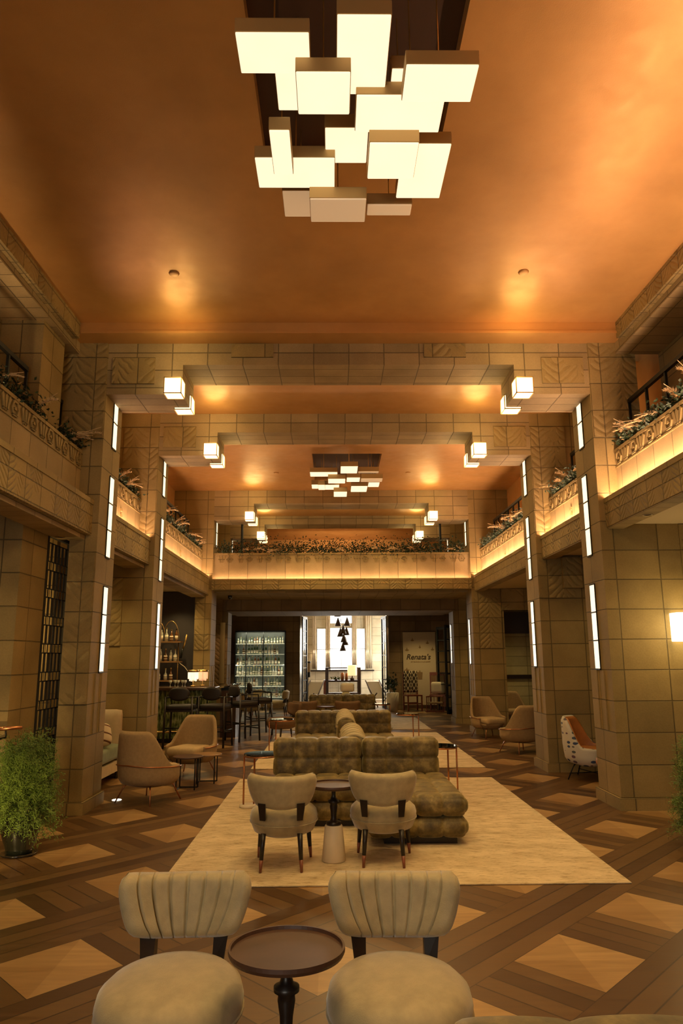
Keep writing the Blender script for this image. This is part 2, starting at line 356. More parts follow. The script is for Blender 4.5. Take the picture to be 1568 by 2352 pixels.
def snap(root):
    SNAP[root.name] = [k for k in bpy.data.objects if k.parent == root]
    for k in SNAP[root.name]: snap(k)
    return root

# ------------------------------------------------------------------ the hall shell
PX, D = 2.86, .66
PY = [8.12, 10.75, 16.0, 18.6]
TN = [0]
def trim(mb, mat, **k):
    TN[0] += 1; return struct(mb.build('trim_%d' % TN[0], mat, uv=True, **k))
struct(MB().box(-6, 6, -3, 30, -.1, 0).build('floor', 'parquet'))
struct(MB().box(-6, 6, -2.75, -2.6, 0, 5.9).build('wall_back', 'stone', uv=True))
for sx, n in ((-1, 'left'), (1, 'right')):
    X = lambda a, b_: (min(sx*a, sx*b_), max(sx*a, sx*b_))
    mb = MB(); mb.box(*X(5.2, 5.4), -2.6, 24, 0, 3.07); struct(mb.build('wall_'+n, 'stone', uv=True))
    mb = MB(); mb.box(*X(3.76, 3.9), -2.6, 24, 3.4, 5.9); struct(mb.build('wall_%s_upper' % n, 'gold_leaf' if sx > 0 else 'gold_leaf', uv=True))
    mb = MB(); mb.box(*X(3.25 if sx < 0 else 3.17, 5.2), -2.6, 24, 3.09, 3.31); struct(mb.build('wall_%s_balcony_slab' % n, 'cream_paint', uv=True))
# gold ceilings of the bays and the step down in front of the first portal
def ceil(x0, x1, y0, y1, z, hole=None):
    mb = MB()
    if hole:
        a, b_, c, d = hole
        mb.box(x0, a, y0, y1, z, z+.3); mb.box(b_, x1, y0, y1, z, z+.3); mb.box(a, b_, y0, c, z, z+.3); mb.box(a, b_, d, y1, z, z+.3)
        struct(MB().box(a, b_, c, d, z+.12, z+.3).build('ceiling_coffer', 'coffer_brown'))
    else: mb.box(x0, x1, y0, y1, z, z+.3)
    return struct(mb.build('ceiling', 'gold_leaf'))
ceil(-3.76, 3.76, -2.6, 7.85, 5.44, (-.72, .63, 2.2, 5.05))
ceil(-3.76, 3.76, 7.85, PY[0]+.1, 5.30)
trim(MB().box(-3.1, 3.15, 7.83, 7.85, 5.30, 5.33), 'gold_leaf')
ceil(-3.76, 3.76, PY[0]+D-.05, PY[1]+.05, 5.33)
ceil(-3.76, 3.76, PY[1]+D-.05, PY[2]+.05, 5.33, (-.58, .72, 13.0, 15.0))
ceil(-3.76, 3.76, PY[2]+D-.05, PY[3]+.05, 5.25)
ceil(-3.76, 3.76, PY[3]+D-.05, 24, 5.25)
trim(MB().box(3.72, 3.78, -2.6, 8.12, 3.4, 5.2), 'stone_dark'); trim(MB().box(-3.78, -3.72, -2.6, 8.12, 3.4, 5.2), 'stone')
# stone beams along the sides of the first ceiling
for sx in (-1, 1):
    X = lambda a, b_: (min(sx*a, sx*b_), max(sx*a, sx*b_))
    trim(MB().box(*X(3.12, 3.2), -2.6, 7.85, 5.24, 5.5), 'stone_frieze')
    trim(MB().box(*X(3.2, 3.76), -2.6, 8.12, 5.16, 5.44), 'stone_soffit')
# portals: piers and stepped beam
def portal(i, y, left, right, ul=3.43, ur=3.43, top=5.6):
    X0 = -PX; mb = MB()
    mb.box(-left, -PX, y, y+D, 0, 3.38); mb.box(PX, right, y, y+D, 0, 3.38)
    mb.box(-ul, -PX, y, y+D, 3.38, top); mb.box(PX, ur, y, y+D, 3.38, top)
    trim(mb, 'stone')
    mb = MB(); mb.box(-PX, -1.97, y, y+D, 4.66, top); mb.box(1.97, PX, y, y+D, 4.66, top); mb.box(-1.97, 1.97, y, y+D, 5.03, top)
    trim(mb, 'stone_soffit')
    # plinth
    mb = MB(); mb.box(-left-.02, -PX+.03, y-.03, y+D+.03, 0, .125); mb.box(PX-.03, right+.02, y-.03, y+D+.03, 0, .125); trim(mb, 'stone')
portal(0, PY[0], 3.17, 4.6); portal(1, PY[1], 4.4, 4.4, 3.76, 3.76); portal(2, PY[2], 3.22, 3.55, 3.76, 3.76); portal(3, PY[3], 3.3, 3.2, 3.76, 3.76, 5.3)
# relief courses on piers: frond panels standing a little proud of the plain blocks
for a in [(-3.165, -2.87, 8.105, 1.125, 2.79), (2.87, 3.43, 8.105, 4.12, 5.3), (-3.43, -2.87, 8.105, 4.12, 5.3),
          (3.75, 4.55, 8.105, 2.46, 3.08), (-3.75, -3.3, 10.735, 1.79, 2.79), (2.87, 3.4, 10.735, 2.46, 3.38), (2.87, 3.4, 10.735, 3.4, 5.1), (-3.4, -2.87, 10.735, 3.4, 5.1),
          (-2.80, -2.30, 8.105, 4.79, 5.12), (2.30, 2.80, 8.105, 4.79, 5.12), (-1.4, -.9, 8.105, 5.12, 5.29), (.9, 1.4, 8.105, 5.12, 5.29), (-2.8, -2.3, 10.735, 4.79, 5.12), (2.3, 2.8, 10.735, 4.79, 5.12),
          (-3.2, -2.9, 15.985, 1.79, 2.9), (2.9, 3.5, 15.985, 1.79, 2.9), (-3.28, -2.88, 18.585, .79, 2.6)]:
    trim(MB().box(a[0], a[1], a[2], a[2]+.02, a[3], a[4]), 'stone_relief')
# slender vertical fillets on the inner faces below the glass strips
for sx in (-1, 1):
    for y in PY:
        mb = MB()
        for k in (.22, .44): mb.box(*sorted((sx*PX, sx*(PX-.012))), y+k-.006, y+k+.006, .8, 1.45)
        trim(mb, 'stone')
# balconies: parapet, carved crest, frieze beam, light ledge
def motif(mb, axis, c, f0, z0, z1, w_):
    """lotus and hexagon of the crest, raised bars; axis = 'x' or 'y' runs along"""
    h = z1-z0
    def P(u, z, o): q = (c+u*w_, z0+z*h); return (f0+o[0], q[0], q[1]) if axis == 'y' else (q[0], f0+o[1], q[1])
    o0, o1 = ((.004, .004), (-.012, -.012)) if f0 > 0 else ((-.004, 0), (.012, 0))
    def poly(pts):
        n = len(pts); mb.add([P(u, z, o0) for u, z in pts]+[P(u, z, o1) for u, z in pts], [tuple(range(n)), tuple(range(n, 2*n))[::-1]]+[(i, (i+1) % n, n+(i+1) % n, n+i) for i in range(n)])
    for u, tip in ((-.40, -.30), (-.22, -.22), (-.04, -.14)): poly([(tip-.015, .02), (tip+.015, .02), (u+.06, .8), (u, .95), (u-.06, .8)])
    ring = [(.06, .5), (.16, .95), (.38, .95), (.47, .5), (.38, .05), (.16, .05)]
    for i in range(6):
        (x0, y0_), (x1, y1_) = ring[i], ring[(i+1) % 6]; k = .72
        inn = lambda x, y: (.265+(x-.265)*k, .5+(y-.5)*k)
        poly([(x0, y0_), (x1, y1_), inn(x1, y1_), inn(x0, y0_)])
    poly([(.2, .42), (.33, .42), (.30, .58), (.23, .58)])
for sx, n in ((-1, 'left'), (1, 'right')):
    X = lambda a, b_: (min(sx*a, sx*b_), max(sx*a, sx*b_))
    for bi, (y0, y1) in enumerate([(-2.6, PY[0]), (PY[0]+D, PY[1]), (PY[1]+D, PY[2])]):
        trim(MB().box(*X(3.1, 3.25), y0, y1, 3.3, 3.95), 'stone_parapet')
        mb = MB(); mb.box(*X(3.085, 3.26), y0, y1, 3.93, 3.965); mb.box(*X(3.09, 3.11), y0, y1, 3.745, 3.76)
        nn = int((y1-max(y0, 2))/.42)
        for k in range(nn): motif(mb, 'y', y1-.22-k*.42, sx*3.094, 3.765, 3.93, .4)
        trim(mb, 'stone')
        mb = MB()
        for z in (3.62, 3.54, 3.46, 3.38):
            for yy in ([(y0+y1)/2] if bi else []): mb.box(*X(3.08, 3.11), yy-.03, yy+.03, z-.03, z+.01)
        if bi: trim(mb, 'stone')
        if sx > 0: trim(MB().box(2.93, 3.14, y0, y1, 3.05, 3.34), 'stone_frieze'); trim(MB().box(2.94, 3.13, y0, y1, 3.035, 3.05), 'stone_soffit'); trim(MB().box(3.14, 3.3, y0, y1, 3.12, 3.34), 'stone_dark')
        else: trim(MB().box(*X(2.93, 3.3), y0, y1, 2.98, 3.34), 'stone_frieze'); trim(MB().box(*X(3.0, 3.3), y0, y1, 2.93, 2.985), 'stone_soffit')
        trim(MB().box(*X(2.92, 2.945), y0, y1, 3.33, 3.385), 'stone')
        if not (sx < 0 and bi == 0):
            o = MB().box(*X(2.96, 3.02), y0+.02, y1-.02, 3.342, 3.356).build('led_cove_light', 'led_strip_bright' if sx > 0 else 'led_strip')
            tag(o, 'warm glowing light line along the ledge under the %s balcony parapet, %s bay' % (n, ['nearest', 'short middle', 'long far'][bi]), 'cove light', 'cove lights under the balconies')
# bridge balcony at the third portal
trim(MB().box(-PX, PX, 16.12, 16.3, 3.33, 3.9), 'stone_parapet')
mb = MB(); mb.box(-PX, PX, 16.1, 16.32, 3.88, 3.92)
for k in range(13): motif(mb, 'x', -2.6+k*.433, 16.112, 3.70, 3.86, .38)
trim(mb, 'stone')
trim(MB().box(-PX, PX, 15.95, 16.4, 3.09, 3.30), 'stone_frieze'); trim(MB().box(-PX, PX, 15.94, 15.96, 3.29, 3.325), 'stone')
tag(MB().box(-2.84, 2.84, 16.02, 16.07, 3.302, 3.312).build('led_cove_light', 'led_strip_soft'), 'long warm glowing light line at the foot of the bridge balcony', 'cove light', 'cove lights under the balconies')
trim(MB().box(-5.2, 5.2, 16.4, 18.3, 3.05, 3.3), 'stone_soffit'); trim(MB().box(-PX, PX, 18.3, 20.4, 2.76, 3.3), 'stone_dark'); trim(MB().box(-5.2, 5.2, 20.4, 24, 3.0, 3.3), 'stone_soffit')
# back wall high up beyond the bridge
trim(MB().box(-3.76, 3.76, 22.5, 22.7, 3.3, 5.3), 'gold_leaf')
# lintels of the second portal over the aisle openings, right-hand beam
trim(MB().box(PX+.35, 4.4, 10.66, 10.75, 2.6, 3.05), 'stone_relief')
trim(MB().box(3.5, 5.2, 15.95, 16.05, 2.62, 3.07), 'stone_relief')
# far end wall with doorway
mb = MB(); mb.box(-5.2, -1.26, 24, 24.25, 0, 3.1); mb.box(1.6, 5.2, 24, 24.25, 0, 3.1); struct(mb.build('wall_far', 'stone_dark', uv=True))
# first bay: near pillar on the left with the upper pier above it
trim(MB().box(-4.8, -3.315, 7.22, 7.87, 0, 3.1), 'stone'); trim(MB().box(-3.9, -3.27, 7.22, 7.82, 3.4, 5.3), 'stone')
# walls inside the aisles
struct(MB().box(-5.2, -3.2, 16.32, 16.42, 0, 3.07).build('wall_left_bar', 'black_paint')); struct(MB().box(3.5, 5.2, 19.0, 19.1, 0, 3.05).build('wall_right_aisle', 'wall_green', uv=True))
struct(MB().box(3.56, 5.2, 18.94, 19.0, 1.06, 1.16).build('trim_shelf', 'black_wood'))
struct(MB().box(3.5, 5.2, 18.9, 19.02, 2.2, 2.75).build('trim_dark_recess', 'black_paint'))  # flat black slab on the wall, a dark band above the shelf
struct(MB().box(-5.2, -4.7, 8.3, 10.7, 0, 3.07).build('wall_left_alcove', 'stone', uv=True))

# ------------------------------------------------------------------ far garden room
mb = MB(); mb.box(-4, -3.8, 24.25, 29.2, 0, 4.2); mb.box(3.8, 4, 24.25, 29.2, 0, 4.2); struct(mb.build('wall_garden_room', 'stone_cream', uv=True))
struct(MB().box(-4, 4, 24.25, 29.3, 4.2, 4.3).build('ceiling_garden_room', 'cream_paint'))
mb = MB(); WY = 29.0
mb.box(-4, -1.0, WY, WY+.2, 0, 4.2); mb.box(1.3, 4, WY, WY+.2, 0, 4.2); mb.box(-1.0, 1.3, WY, WY+.2, 0, 1.15); mb.box(-1.0, 1.3, WY, WY+.2, 3.9, 4.2)
mb.box(-.48, -.32, WY, WY+.2, 1.15, 3.9); mb.box(.56, .72, WY, WY+.2, 1.15, 3.9); mb.box(-1, -.84, WY, WY+.2, 1.15, 3.9); mb.box(1.07, 1.3, WY, WY+.2, 1.15, 3.9)
mb.box(-.84, -.48, WY, WY+.2, 2.75, 3.9); mb.box(.72, 1.07, WY, WY+.2, 2.75, 3.9); mb.box(-.32, .56, WY, WY+.2, 2.78, 2.95)
struct(mb.build('wall_garden_windows', 'stone_cream', uv=True))
for i, (x0, x1, z0, z1) in enumerate([(-.84, -.48, 1.15, 2.75), (-.32, .56, 1.15, 2.78), (-.32, .56, 2.95, 3.9), (.72, 1.07, 1.15, 2.75)]):
    wf = MB(); nz = 2 if z1 < 3 else 2
    for k in range(nz+1): z = z0+(z1-z0)*k/nz; wf.box(x0, x1, WY+.05, WY+.08, z-.012, z+.012)
    for x in ([x0+.01, x1-.01] if x1-x0 < .5 else [x0+.01, (x0+x1)/2, x1-.01]): wf.box(x-.01, x+.01, WY+.05, WY+.08, z0, z1)
    o = struct(wf.build('window_%d' % (i+1), 'black_metal')); MB().box(x0, x1, WY+.1, WY+.11, z0, z1).build('pane', 'window_sky', o)
struct(MB().box(-1.08, 1.4, WY-.12, WY, 1.1, 1.15).build('trim_window_sill', 'black_wood'))
# side glazing of the garden room on the right
o = struct(MB().box(2.2, 2.26, 26.5, 28.8, .0, .08).build('window_5', 'black_metal')); MB().box(2.22, 2.24, 26.6, 28.7, .1, 2.9).build('pane', 'window_sky', o)
for x0, x1, lb in [(-1.02, -.86, 'outer left'), (-.5, -.3, 'inner left'), (.54, .74, 'inner right'), (1.07, 1.32, 'outer right')]:
    c = MB(); n = 28
    c.pad(lambda u, v, x0=x0, x1=x1: (x0+(x1-x0)*(u+1)/2, WY-.1+.025*sin((u+1)*11), 1.2+(v+1)/2*2.65), .012, n, 4)
    tag(c.build('curtain', 'curtain', smooth=True), 'pale folded curtain hanging at the %s edge of the bright garden windows' % lb, 'curtain')

# ------------------------------------------------------------------ lights of the room
def strip(x, y, z0, n, label):
    sx = 1 if x > 0 else -1; h = .3245
    r = empty('glass_light_strip', (x, y, z0)); tag(r, label, 'wall light', 'glass light strips on the piers')
    mb = MB(); hx = sx*-.006
    for k in range(n+1):
        z = k*h*1.0
        mb.box(min(0, hx*2.5), max(0, hx*2.5), -.08, .08, z-.008, z+.008)
    mb.box(min(0, hx*2), max(0, hx*2), -.084, -.077, 0, n*h); mb.box(min(0, hx*2), max(0, hx*2), .077, .084, 0, n*h)
    mb.build('frame', 'black_metal', r)
    for k in range(n): MB().box(min(0, hx*1.6), max(0, hx*1.6), -.077, .077, k*h+.008, (k+1)*h-.008).build('pane', 'strip_glass', r)
    return r
ORD = ['nearest', 'second', 'third', 'fourth']
for sx, sn in ((-1, 'left'), (1, 'right')):
    for i, y in enumerate(PY):
        for z0, n, gn in ((1.46, 3, 'lowest three-pane'), (2.775, 3, 'middle three-pane'), (4.10, 2, 'topmost two-pane')):
            if i >= 2 and n == 3 and z0 > 2: continue
            if i == 2 and sx < 0 and z0 < 2: continue
            if i == 3 and (n == 2 and 0): continue
            if i == 3 and sx < 0 and z0 < 2: continue
            strip(sx*PX, y+.39, z0, n, '%s lit glass strip on the %s %s stone pier' % (gn, ORD[i], sn))
def lantern(x, y, z, label, w_=.225, h=.215):
    r = empty('cube_lantern', (x, y, z)); tag(r, label, 'lantern', 'cube lanterns on the stepped beams')
    a = w_/2; mb = MB()
    for sx_ in (-1, 1):
        for sy_ in (-1, 1): mb.box(*sorted((sx_*a, sx_*(a-.01))), *sorted((sy_*a, sy_*(a-.01))), 0, h)
    for z_ in (0, h-.01):
        mb.box(-a, a, -a, -a+.01, z_, z_+.01); mb.box(-a, a, a-.01, a, z_, z_+.01); mb.box(-a, -a+.01, -a, a, z_, z_+.01); mb.box(a-.01, a, -a, a, z_, z_+.01)
    mb.build('frame', 'brass', r); MB().box(-a+.006, a-.006, -a+.006, a-.006, .004, h-.004).build('glass_cube', 'lantern_glass', r)
for sx, sn in ((-1, 'left'), (1, 'right')):
    for i, y in enumerate(PY):
        lantern(sx*2.06, y-.005, 4.635, 'upper front cube lantern on the %s end of the %s stepped stone beam' % (sn, ORD[i]), .21, .2)
        lantern(sx*2.055, y+D-.10, 4.635, 'lower rear cube lantern on the %s end of the %s stepped stone beam' % (sn, ORD[i]), .215, .19)
        light('added_lantern_fill', 'POINT', (sx*1.95, y-.5, 5.1), 7, WARM2, .22); light('added_lantern_fill', 'POINT', (sx*1.8, y+.85, 4.7), 6, WARM2, .16)  # added points floating off the lanterns; front ones place the ceiling highlight
# chandeliers
CH1 = [(-0.712,-0.314,3.268,3.542,4.85,.1),(-0.17,0.122,3.205,3.751,4.9,.1),(-0.534,-0.281,3.676,3.988,4.99,.1),(-0.395,-0.091,3.389,3.702,4.72,.1),(0.205,0.606,3.359,3.625,4.74,.1),(-0.053,0.477,3.689,3.995,4.84,.1),(0.153,0.383,3.625,3.728,4.96,.1),(-0.579,-0.45,3.835,4.249,4.72,.1),(-0.713,-0.175,4.264,4.574,4.86,.1),(-0.243,0.042,4.071,4.403,4.93,.11),(0.037,0.35,3.965,4.31,4.74,.1),(0.266,0.588,4.152,4.717,4.88,.1),(-0.56,-0.302,4.699,5.006,4.92,.1),(-0.355,0.048,4.554,4.83,4.76,.1),(0.063,0.398,4.796,4.928,4.88,.1)]
CH2 = [(-0.624,-0.104,13.124,13.428,5.0,.1),(-0.284,0.044,13.246,13.575,4.9,.1),(-0.615,-0.477,13.911,14.222,4.95,.1),(-0.48,-0.346,13.642,14.035,4.88,.1),(-0.357,-0.065,13.936,14.315,4.95,.1),(-0.177,0.092,14.066,14.488,4.84,.1),(-0.053,0.259,12.565,13.04,4.96,.1),(0.28,0.672,13.154,13.267,5.02,.1),(0.068,0.322,13.233,13.539,4.92,.1),(0.338,0.747,13.215,13.462,4.9,.1),(0.509,0.732,13.861,14.212,4.98,.1),(0.163,0.486,13.756,14.222,4.88,.1),(-0.143,0.052,13.679,13.987,5.0,.1)]
def chandelier(name, boxes, label, dim, zc):
    cx_ = sum(b[0]+b[1] for b in boxes)/len(boxes)/2; cy_ = sum(b[2]+b[3] for b in boxes)/len(boxes)/2
    r = empty(name, (cx_, cy_, 4.8)); tag(r, label, 'chandelier')
    mb = MB().box(-.45, .45, -.45, .45, zc-.03-4.8, zc-4.8); mb.build('ceiling_plate', 'coffer_brown', r)
    for i, (x0, x1, y0, y1, z, h) in enumerate(boxes):
        x0 -= cx_; x1 -= cx_; y0 -= cy_; y1 -= cy_; z -= 4.8
        f = MB().box(x0, x1, y0, y1, z+.012, z+h).build('light_box', 'brass_satin', r, bevel=.004)
        MB().box(x0+.004, x1-.004, y0+.004, y1-.004, z, z+.02).build('glass_diffuser', 'chandelier_glass_dim' if i in dim else 'chandelier_glass', f, bevel=.006)
        xm, ym = (x0+x1)/2, (y0+y1)/2
        MB().tube((xm, ym, z+h), (xm, ym, zc-4.8), .005, n=6).build('rod', 'brass', f)
    return r
plain('brass_satin', (.48, .31, .12), .5, .6)
chandelier('box_chandelier', CH1, 'large near chandelier of staggered glowing rectangular boxes', {12, 13, 14}, 5.56)
chandelier('box_chandelier', CH2, 'small distant chandelier of glowing rectangular boxes beyond the second beam', {7, 9}, 5.45)
light('chandelier_glow', 'AREA', (-.05, 4.0, 4.66), 60, WARM2, 1.3, (0, 0, 0), sy=1.8); light('chandelier_glow', 'AREA', (.05, 13.7, 4.8), 60, WARM2, 1.2, (0, 0, 0), sy=1.6)
# detectors and recessed fittings
for x, y, z, lb in [(-1.80, 6.75, 5.44, 'round detector on the gold ceiling, left side of the first bay'), (1.75, 6.72, 5.44, 'round detector on the gold ceiling, right side of the first bay'),
                    (-1.55, 9.2, 5.33, 'small round detector between the first two beams, left'), (1.25, 9.2, 5.33, 'small round detector between the first two beams, right'),
                    (-1.35, 14.4, 5.33, 'small round detector left of the distant chandelier'), (1.35, 14.4, 5.33, 'small round detector right of the distant chandelier')]:
    tag(MB().lathe([(.0, -.014), (.040, -.014), (.050, -.010), (.054, 0)], n=20).build('smoke_detector', 'gold_leaf', smooth=True, loc=(x, y, z)), lb, 'smoke detector')
for x, y, z, lb, mt in [(-3.2, 7.9, 2.928, 'round recessed downlight in the stone soffit beside the black lattice', 'brass'), (3.05, 7.3, 3.032, 'round recessed downlight in the soffit left of the nearest right pier', 'cream_paint'),
                    (-3.45, 14.5, 3.085, 'bright recessed downlight in the bar ceiling', 'downlight_lens'), (-2.75, 22.2, 2.995, 'small bright downlight above the bottle cabinet', 'downlight_lens')]:
    r = empty('recessed_downlight', (x, y, z)); tag(r, lb, 'downlight')
    MB().lathe([(.035, .0), (.05, -.006), (.055, 0)], n=20).build('trim_ring', 'brass' if mt != 'cream_paint' else mt, r, smooth=True)
    MB().lathe([(0, -.002), (.036, -.002)], n=20).build('lens', mt if mt == 'downlight_lens' else 'cream_paint', r)
tag(MB().lathe([(.0, -.09), (.03, -.085), (.05, -.05), (.055, 0)], n=18).build('dome_camera', 'black_glass', smooth=True, loc=(-2.6, 17.0, 3.05)), 'black dome camera under the bridge at its left end', 'security camera')
tag(MB().lathe([(0, .004), (.05, .004), (.055, 0)], n=20).build('floor_uplight', 'downlight_lens', loc=(-2.72, 8.95, .0)), 'small round bright light set in the floor behind the nearest left pier', 'floor light')
r = empty('wall_sconce', (3.66, 8.12, 1.76)); tag(r, 'bright cube sconce on the nearest right pier, cut off by the picture edge', 'wall light')
MB().box(-.11, .14, -.2, -.01, 0, .31).build('glass_cube', 'sconce_glass', r, bevel=.006); MB().box(-.08, .1, -.012, 0, .03, .28).build('back_plate', 'brass', r)
light('sconce_glow', 'POINT', (3.66, 7.7, 1.9), 9, WARM2, .1)

# ------------------------------------------------------------------ balcony railings and planters
def railing(x, y0, y1, label, step=.42, z=3.96, h=.62):
    r = empty('balcony_railing', (x, y0, z)); tag(r, label, 'railing')
    L_ = y1-y0
    MB().box(-.022, .022, 0, L_, h-.045, h).build('top_rail', 'black_metal', r)
    n = max(1, round(L_/step))
    for k in range(n+1): MB().box(-.014, .014, L_*k/n-.014 if k else 0, L_*k/n+.014, -.02, h-.04).build('baluster', 'black_metal', r)
railing(-3.37, 5.0, 7.12, 'black railing on the left balcony in front of the upper pier'); railing(-3.37, 7.84, 8.1, 'short black railing between the upper left pier and the first beam', .3)
railing(3.31, 4.8, 8.10, 'black railing on the nearest right balcony', .46)
railing(-3.37, PY[0]+D+.02, PY[1]-.35, 'short black railing on the left balcony between the first two beams'); railing(3.37, PY[0]+D+.02, PY[1]-.35, 'short black railing on the right balcony between the first two beams')
railing(-3.37, PY[1]+D+.02, PY[2]-.3, 'long black railing on the left balcony before the bridge'); railing(3.37, PY[1]+D+.02, PY[2]-.3, 'long black railing on the right balcony before the bridge')
def leafy(mb, rnd, c, spread, n, ln, wd):
    for _ in range(n):
        p = Vector((c[0]+rnd.gauss(0, spread[0]), c[1]+rnd.gauss(0, spread[1]), c[2]+abs(rnd.gauss(0, spread[2]))*rnd.choice((1, 1, -.4))))
        d = Vector((rnd.uniform(-1, 1), rnd.uniform(-1, 1), rnd.uniform(-.6, 1))).normalized(); s = d.cross(Vector((rnd.random(), rnd.random(), rnd.random()))).normalized()
        l = ln*rnd.uniform(.6, 1.2); w_ = wd*rnd.uniform(.6, 1.2); nn = d.cross(s)
        mb.add([p, p+d*l*.5+s*w_+nn*w_*.25, p+d*l, p+d*l*.5-s*w_+nn*w_*.25], [(0, 1, 2, 3)])
def plume(mb, rnd, p, d, ln=.3):
    p = Vector(p); d = Vector(d).normalized(); up = Vector((0, 0, 1))
    for k in range(110):
        s_ = k/110; q = p+d*ln*s_+Vector((0, 0, -.10*s_*s_*ln*3))
        sd = Vector((rnd.uniform(-1, 1), rnd.uniform(-1, 1), rnd.uniform(-1, 1))).normalized()
        e = q+(d*.7+sd*.6).normalized()*ln*.24*(1-s_*.6); w_ = d.cross(sd).normalized()*.005
        mb.add([q-w_, q+w_, e], [(0, 1, 2)])
    mb.path([p-d*.05, p+d*ln*.5, p+d*ln+Vector((0, 0, -.08*ln))], .003, 5)
def planter(axis, a0, a1, f0, z, label, seed, group, dens=1.0, plumes=None, inward=(1, 0), zs=.06):
    rnd = random.Random(seed)
    cx_, cy_ = (f0, (a0+a1)/2) if axis == 'y' else ((a0+a1)/2, f0)
    r = empty('planter_greenery', (cx_, cy_, z)); tag(r, label, 'plant', group)
    L_ = a1-a0; mb = MB(); n = int(L_*6*dens)+2
    for k in range(n):
        a = -L_/2+L_*(k+.5)/n+rnd.uniform(-.05, .05)
        c = (rnd.uniform(-.04, .02)*1, a, .03) if axis == 'y' else (a, rnd.uniform(-.04, .02), .03)
        leafy(mb, rnd, c, (.055, .06, zs), 70, .055, .014)
    mb.build('foliage', 'leaf_dark', r)
    mb = MB()
    for k in range(max(1, int(n*(.5 if zs < .1 else .16)))):
        a = rnd.uniform(-L_/2, L_/2); leafy(mb, rnd, (rnd.uniform(-.05, .03), a, .05) if axis == 'y' else (a, rnd.uniform(-.05, .03), .05), (.05, .05, .06), 8, .07, .02)
    mb.build('dried_leaves', 'dry_leaf', r)
    for k in range(plumes if plumes is not None else max(2, int(L_*2.2))):
        a = rnd.uniform(-L_/2+.1, L_/2-.1); mb = MB()
        p = (inward[0]*.03, a, .06) if axis == 'y' else (a, inward[1]*.03, .06)
        al = rnd.choice((-1, 1))*rnd.uniform(.2, .9)
        d = (inward[0]*rnd.uniform(.5, 1), al, rnd.uniform(.1, .6)) if axis == 'y' else (al, inward[1]*rnd.uniform(.3, .8), rnd.uniform(0, .4))
        plume(mb, rnd, p, d, rnd.uniform(.22, .38)); mb.build('pampas_plume', 'pampas', r)
G = 'greenery along the balcony parapets'
planter('y', 5.2, 7.0, -3.14, 3.97, 'greenery with dry plumes on the left parapet in front of the upper pier', 1, G, inward=(1, 0))
planter('y', 7.55, 8.05, -3.14, 3.97, 'small clump of greenery and plumes on the left parapet beside the first beam', 2, G, 1.4, 3, inward=(1, 0))
planter('y', 5.9, 8.0, 3.14, 3.97, 'greenery with pale flowers on the nearest right parapet', 3, G, 1, 6, inward=(-1, 0))
planter('y', 9.0, 10.6, -3.14, 3.97, 'greenery on the left parapet between the first two beams', 4, G, inward=(1, 0)); planter('y', 9.0, 10.6, 3.14, 3.97, 'greenery on the right parapet between the first two beams', 5, G, inward=(-1, 0))
planter('y', 11.7, 15.7, -3.14, 3.97, 'long row of greenery with arching plumes on the left parapet before the bridge', 6, G, 1, 6, inward=(1, 0)); planter('y', 11.7, 15.7, 3.14, 3.97, 'long row of greenery with plumes on the right parapet before the bridge', 7, G, 1, 6, inward=(-1, 0))
planter('x', -2.75, 2.75, 16.2, 3.93, 'hedge of dark greenery along the top of the bridge balcony', 8, G, 2.6, 9, inward=(0, -1), zs=.12)
# upper lounge seen over the bridge: posts, rail and a slatted screen
for x, lb in ((-2.3, 'left'), (2.3, 'right')):
    tag(MB().tube((0, 0, 0), (0, 0, 1.34), .028, n=10).build('slim_post', 'black_metal', loc=(x, 16.6, 3.32)), 'slim black post behind the bridge hedge on the %s' % lb, 'post')
r = empty('glazed_screen', (0, 20.5, 3.3)); tag(r, 'thin framed glass screen across the upper lounge behind the bridge', 'screen')
mb = MB(); mb.box(-2.6, 2.6, -.02, .02, 1.02, 1.05); mb.box(-2.6, 2.6, -.02, .02, .0, .05)
for k in range(7): x = -2.4+k*.8; mb.box(x-.012, x+.012, -.015, .015, 0, 1.05)
mb.build('frame', 'copper', r)
r = empty('slatted_headboard', (0, 22.2, 3.3)); tag(r, 'row of pale upright slats on the lit wall above the bridge hedge', 'slatted panel')
mb = MB(); rn = random.Random(4)
for k in range(46):
    x = -1.45+k*.065; mb.add([(x-.014, 0, 0), (x+.014, 0, 0), (x+.014+rn.uniform(-.01, .01), 0, .62), (x-.014, 0, .62), (x-.014, .03, 0), (x+.014, .03, 0), (x+.014, .03, .62), (x-.014, .03, .62)], [(0,1,2,3),(5,4,7,6),(0,4,5,1),(3,2,6,7),(1,5,6,2),(4,0,3,7)])
mb.build('slats', 'seat_fabric', r)
light('upper_lounge_wash', 'AREA', (0, 20.6, 4.6), 28, WARM, 2.6, (75, 0, 0), sy=.3)
light('upper_lounge_wash', 'POINT', (0, 17.7, 4.5), 5, WARM, .1)

# ------------------------------------------------------------------ rugs
def rug(x0, x1, y0, y1, label):
    o = rbox(x1-x0, y1-y0, .012, .005, seg=(2, 2, 2)).build('area_rug', 'rug', loc=((x0+x1)/2, (y0+y1)/2, .006)); tag(o, label, 'rug', None)
rug(-1.46, 1.94, 5.6, 10.3, 'big mottled beige rug nearest the viewer under the front sofa and chairs')
rug(-1.42, 2.05, 11.22, 16.4, 'beige rug under the second sofa'); rug(-1.42, 2.03, 17.1, 20.4, 'beige rug under the third sofa'); rug(-1.3, 1.35, 21.2, 23.2, 'small bright beige rug before the garden doorway')

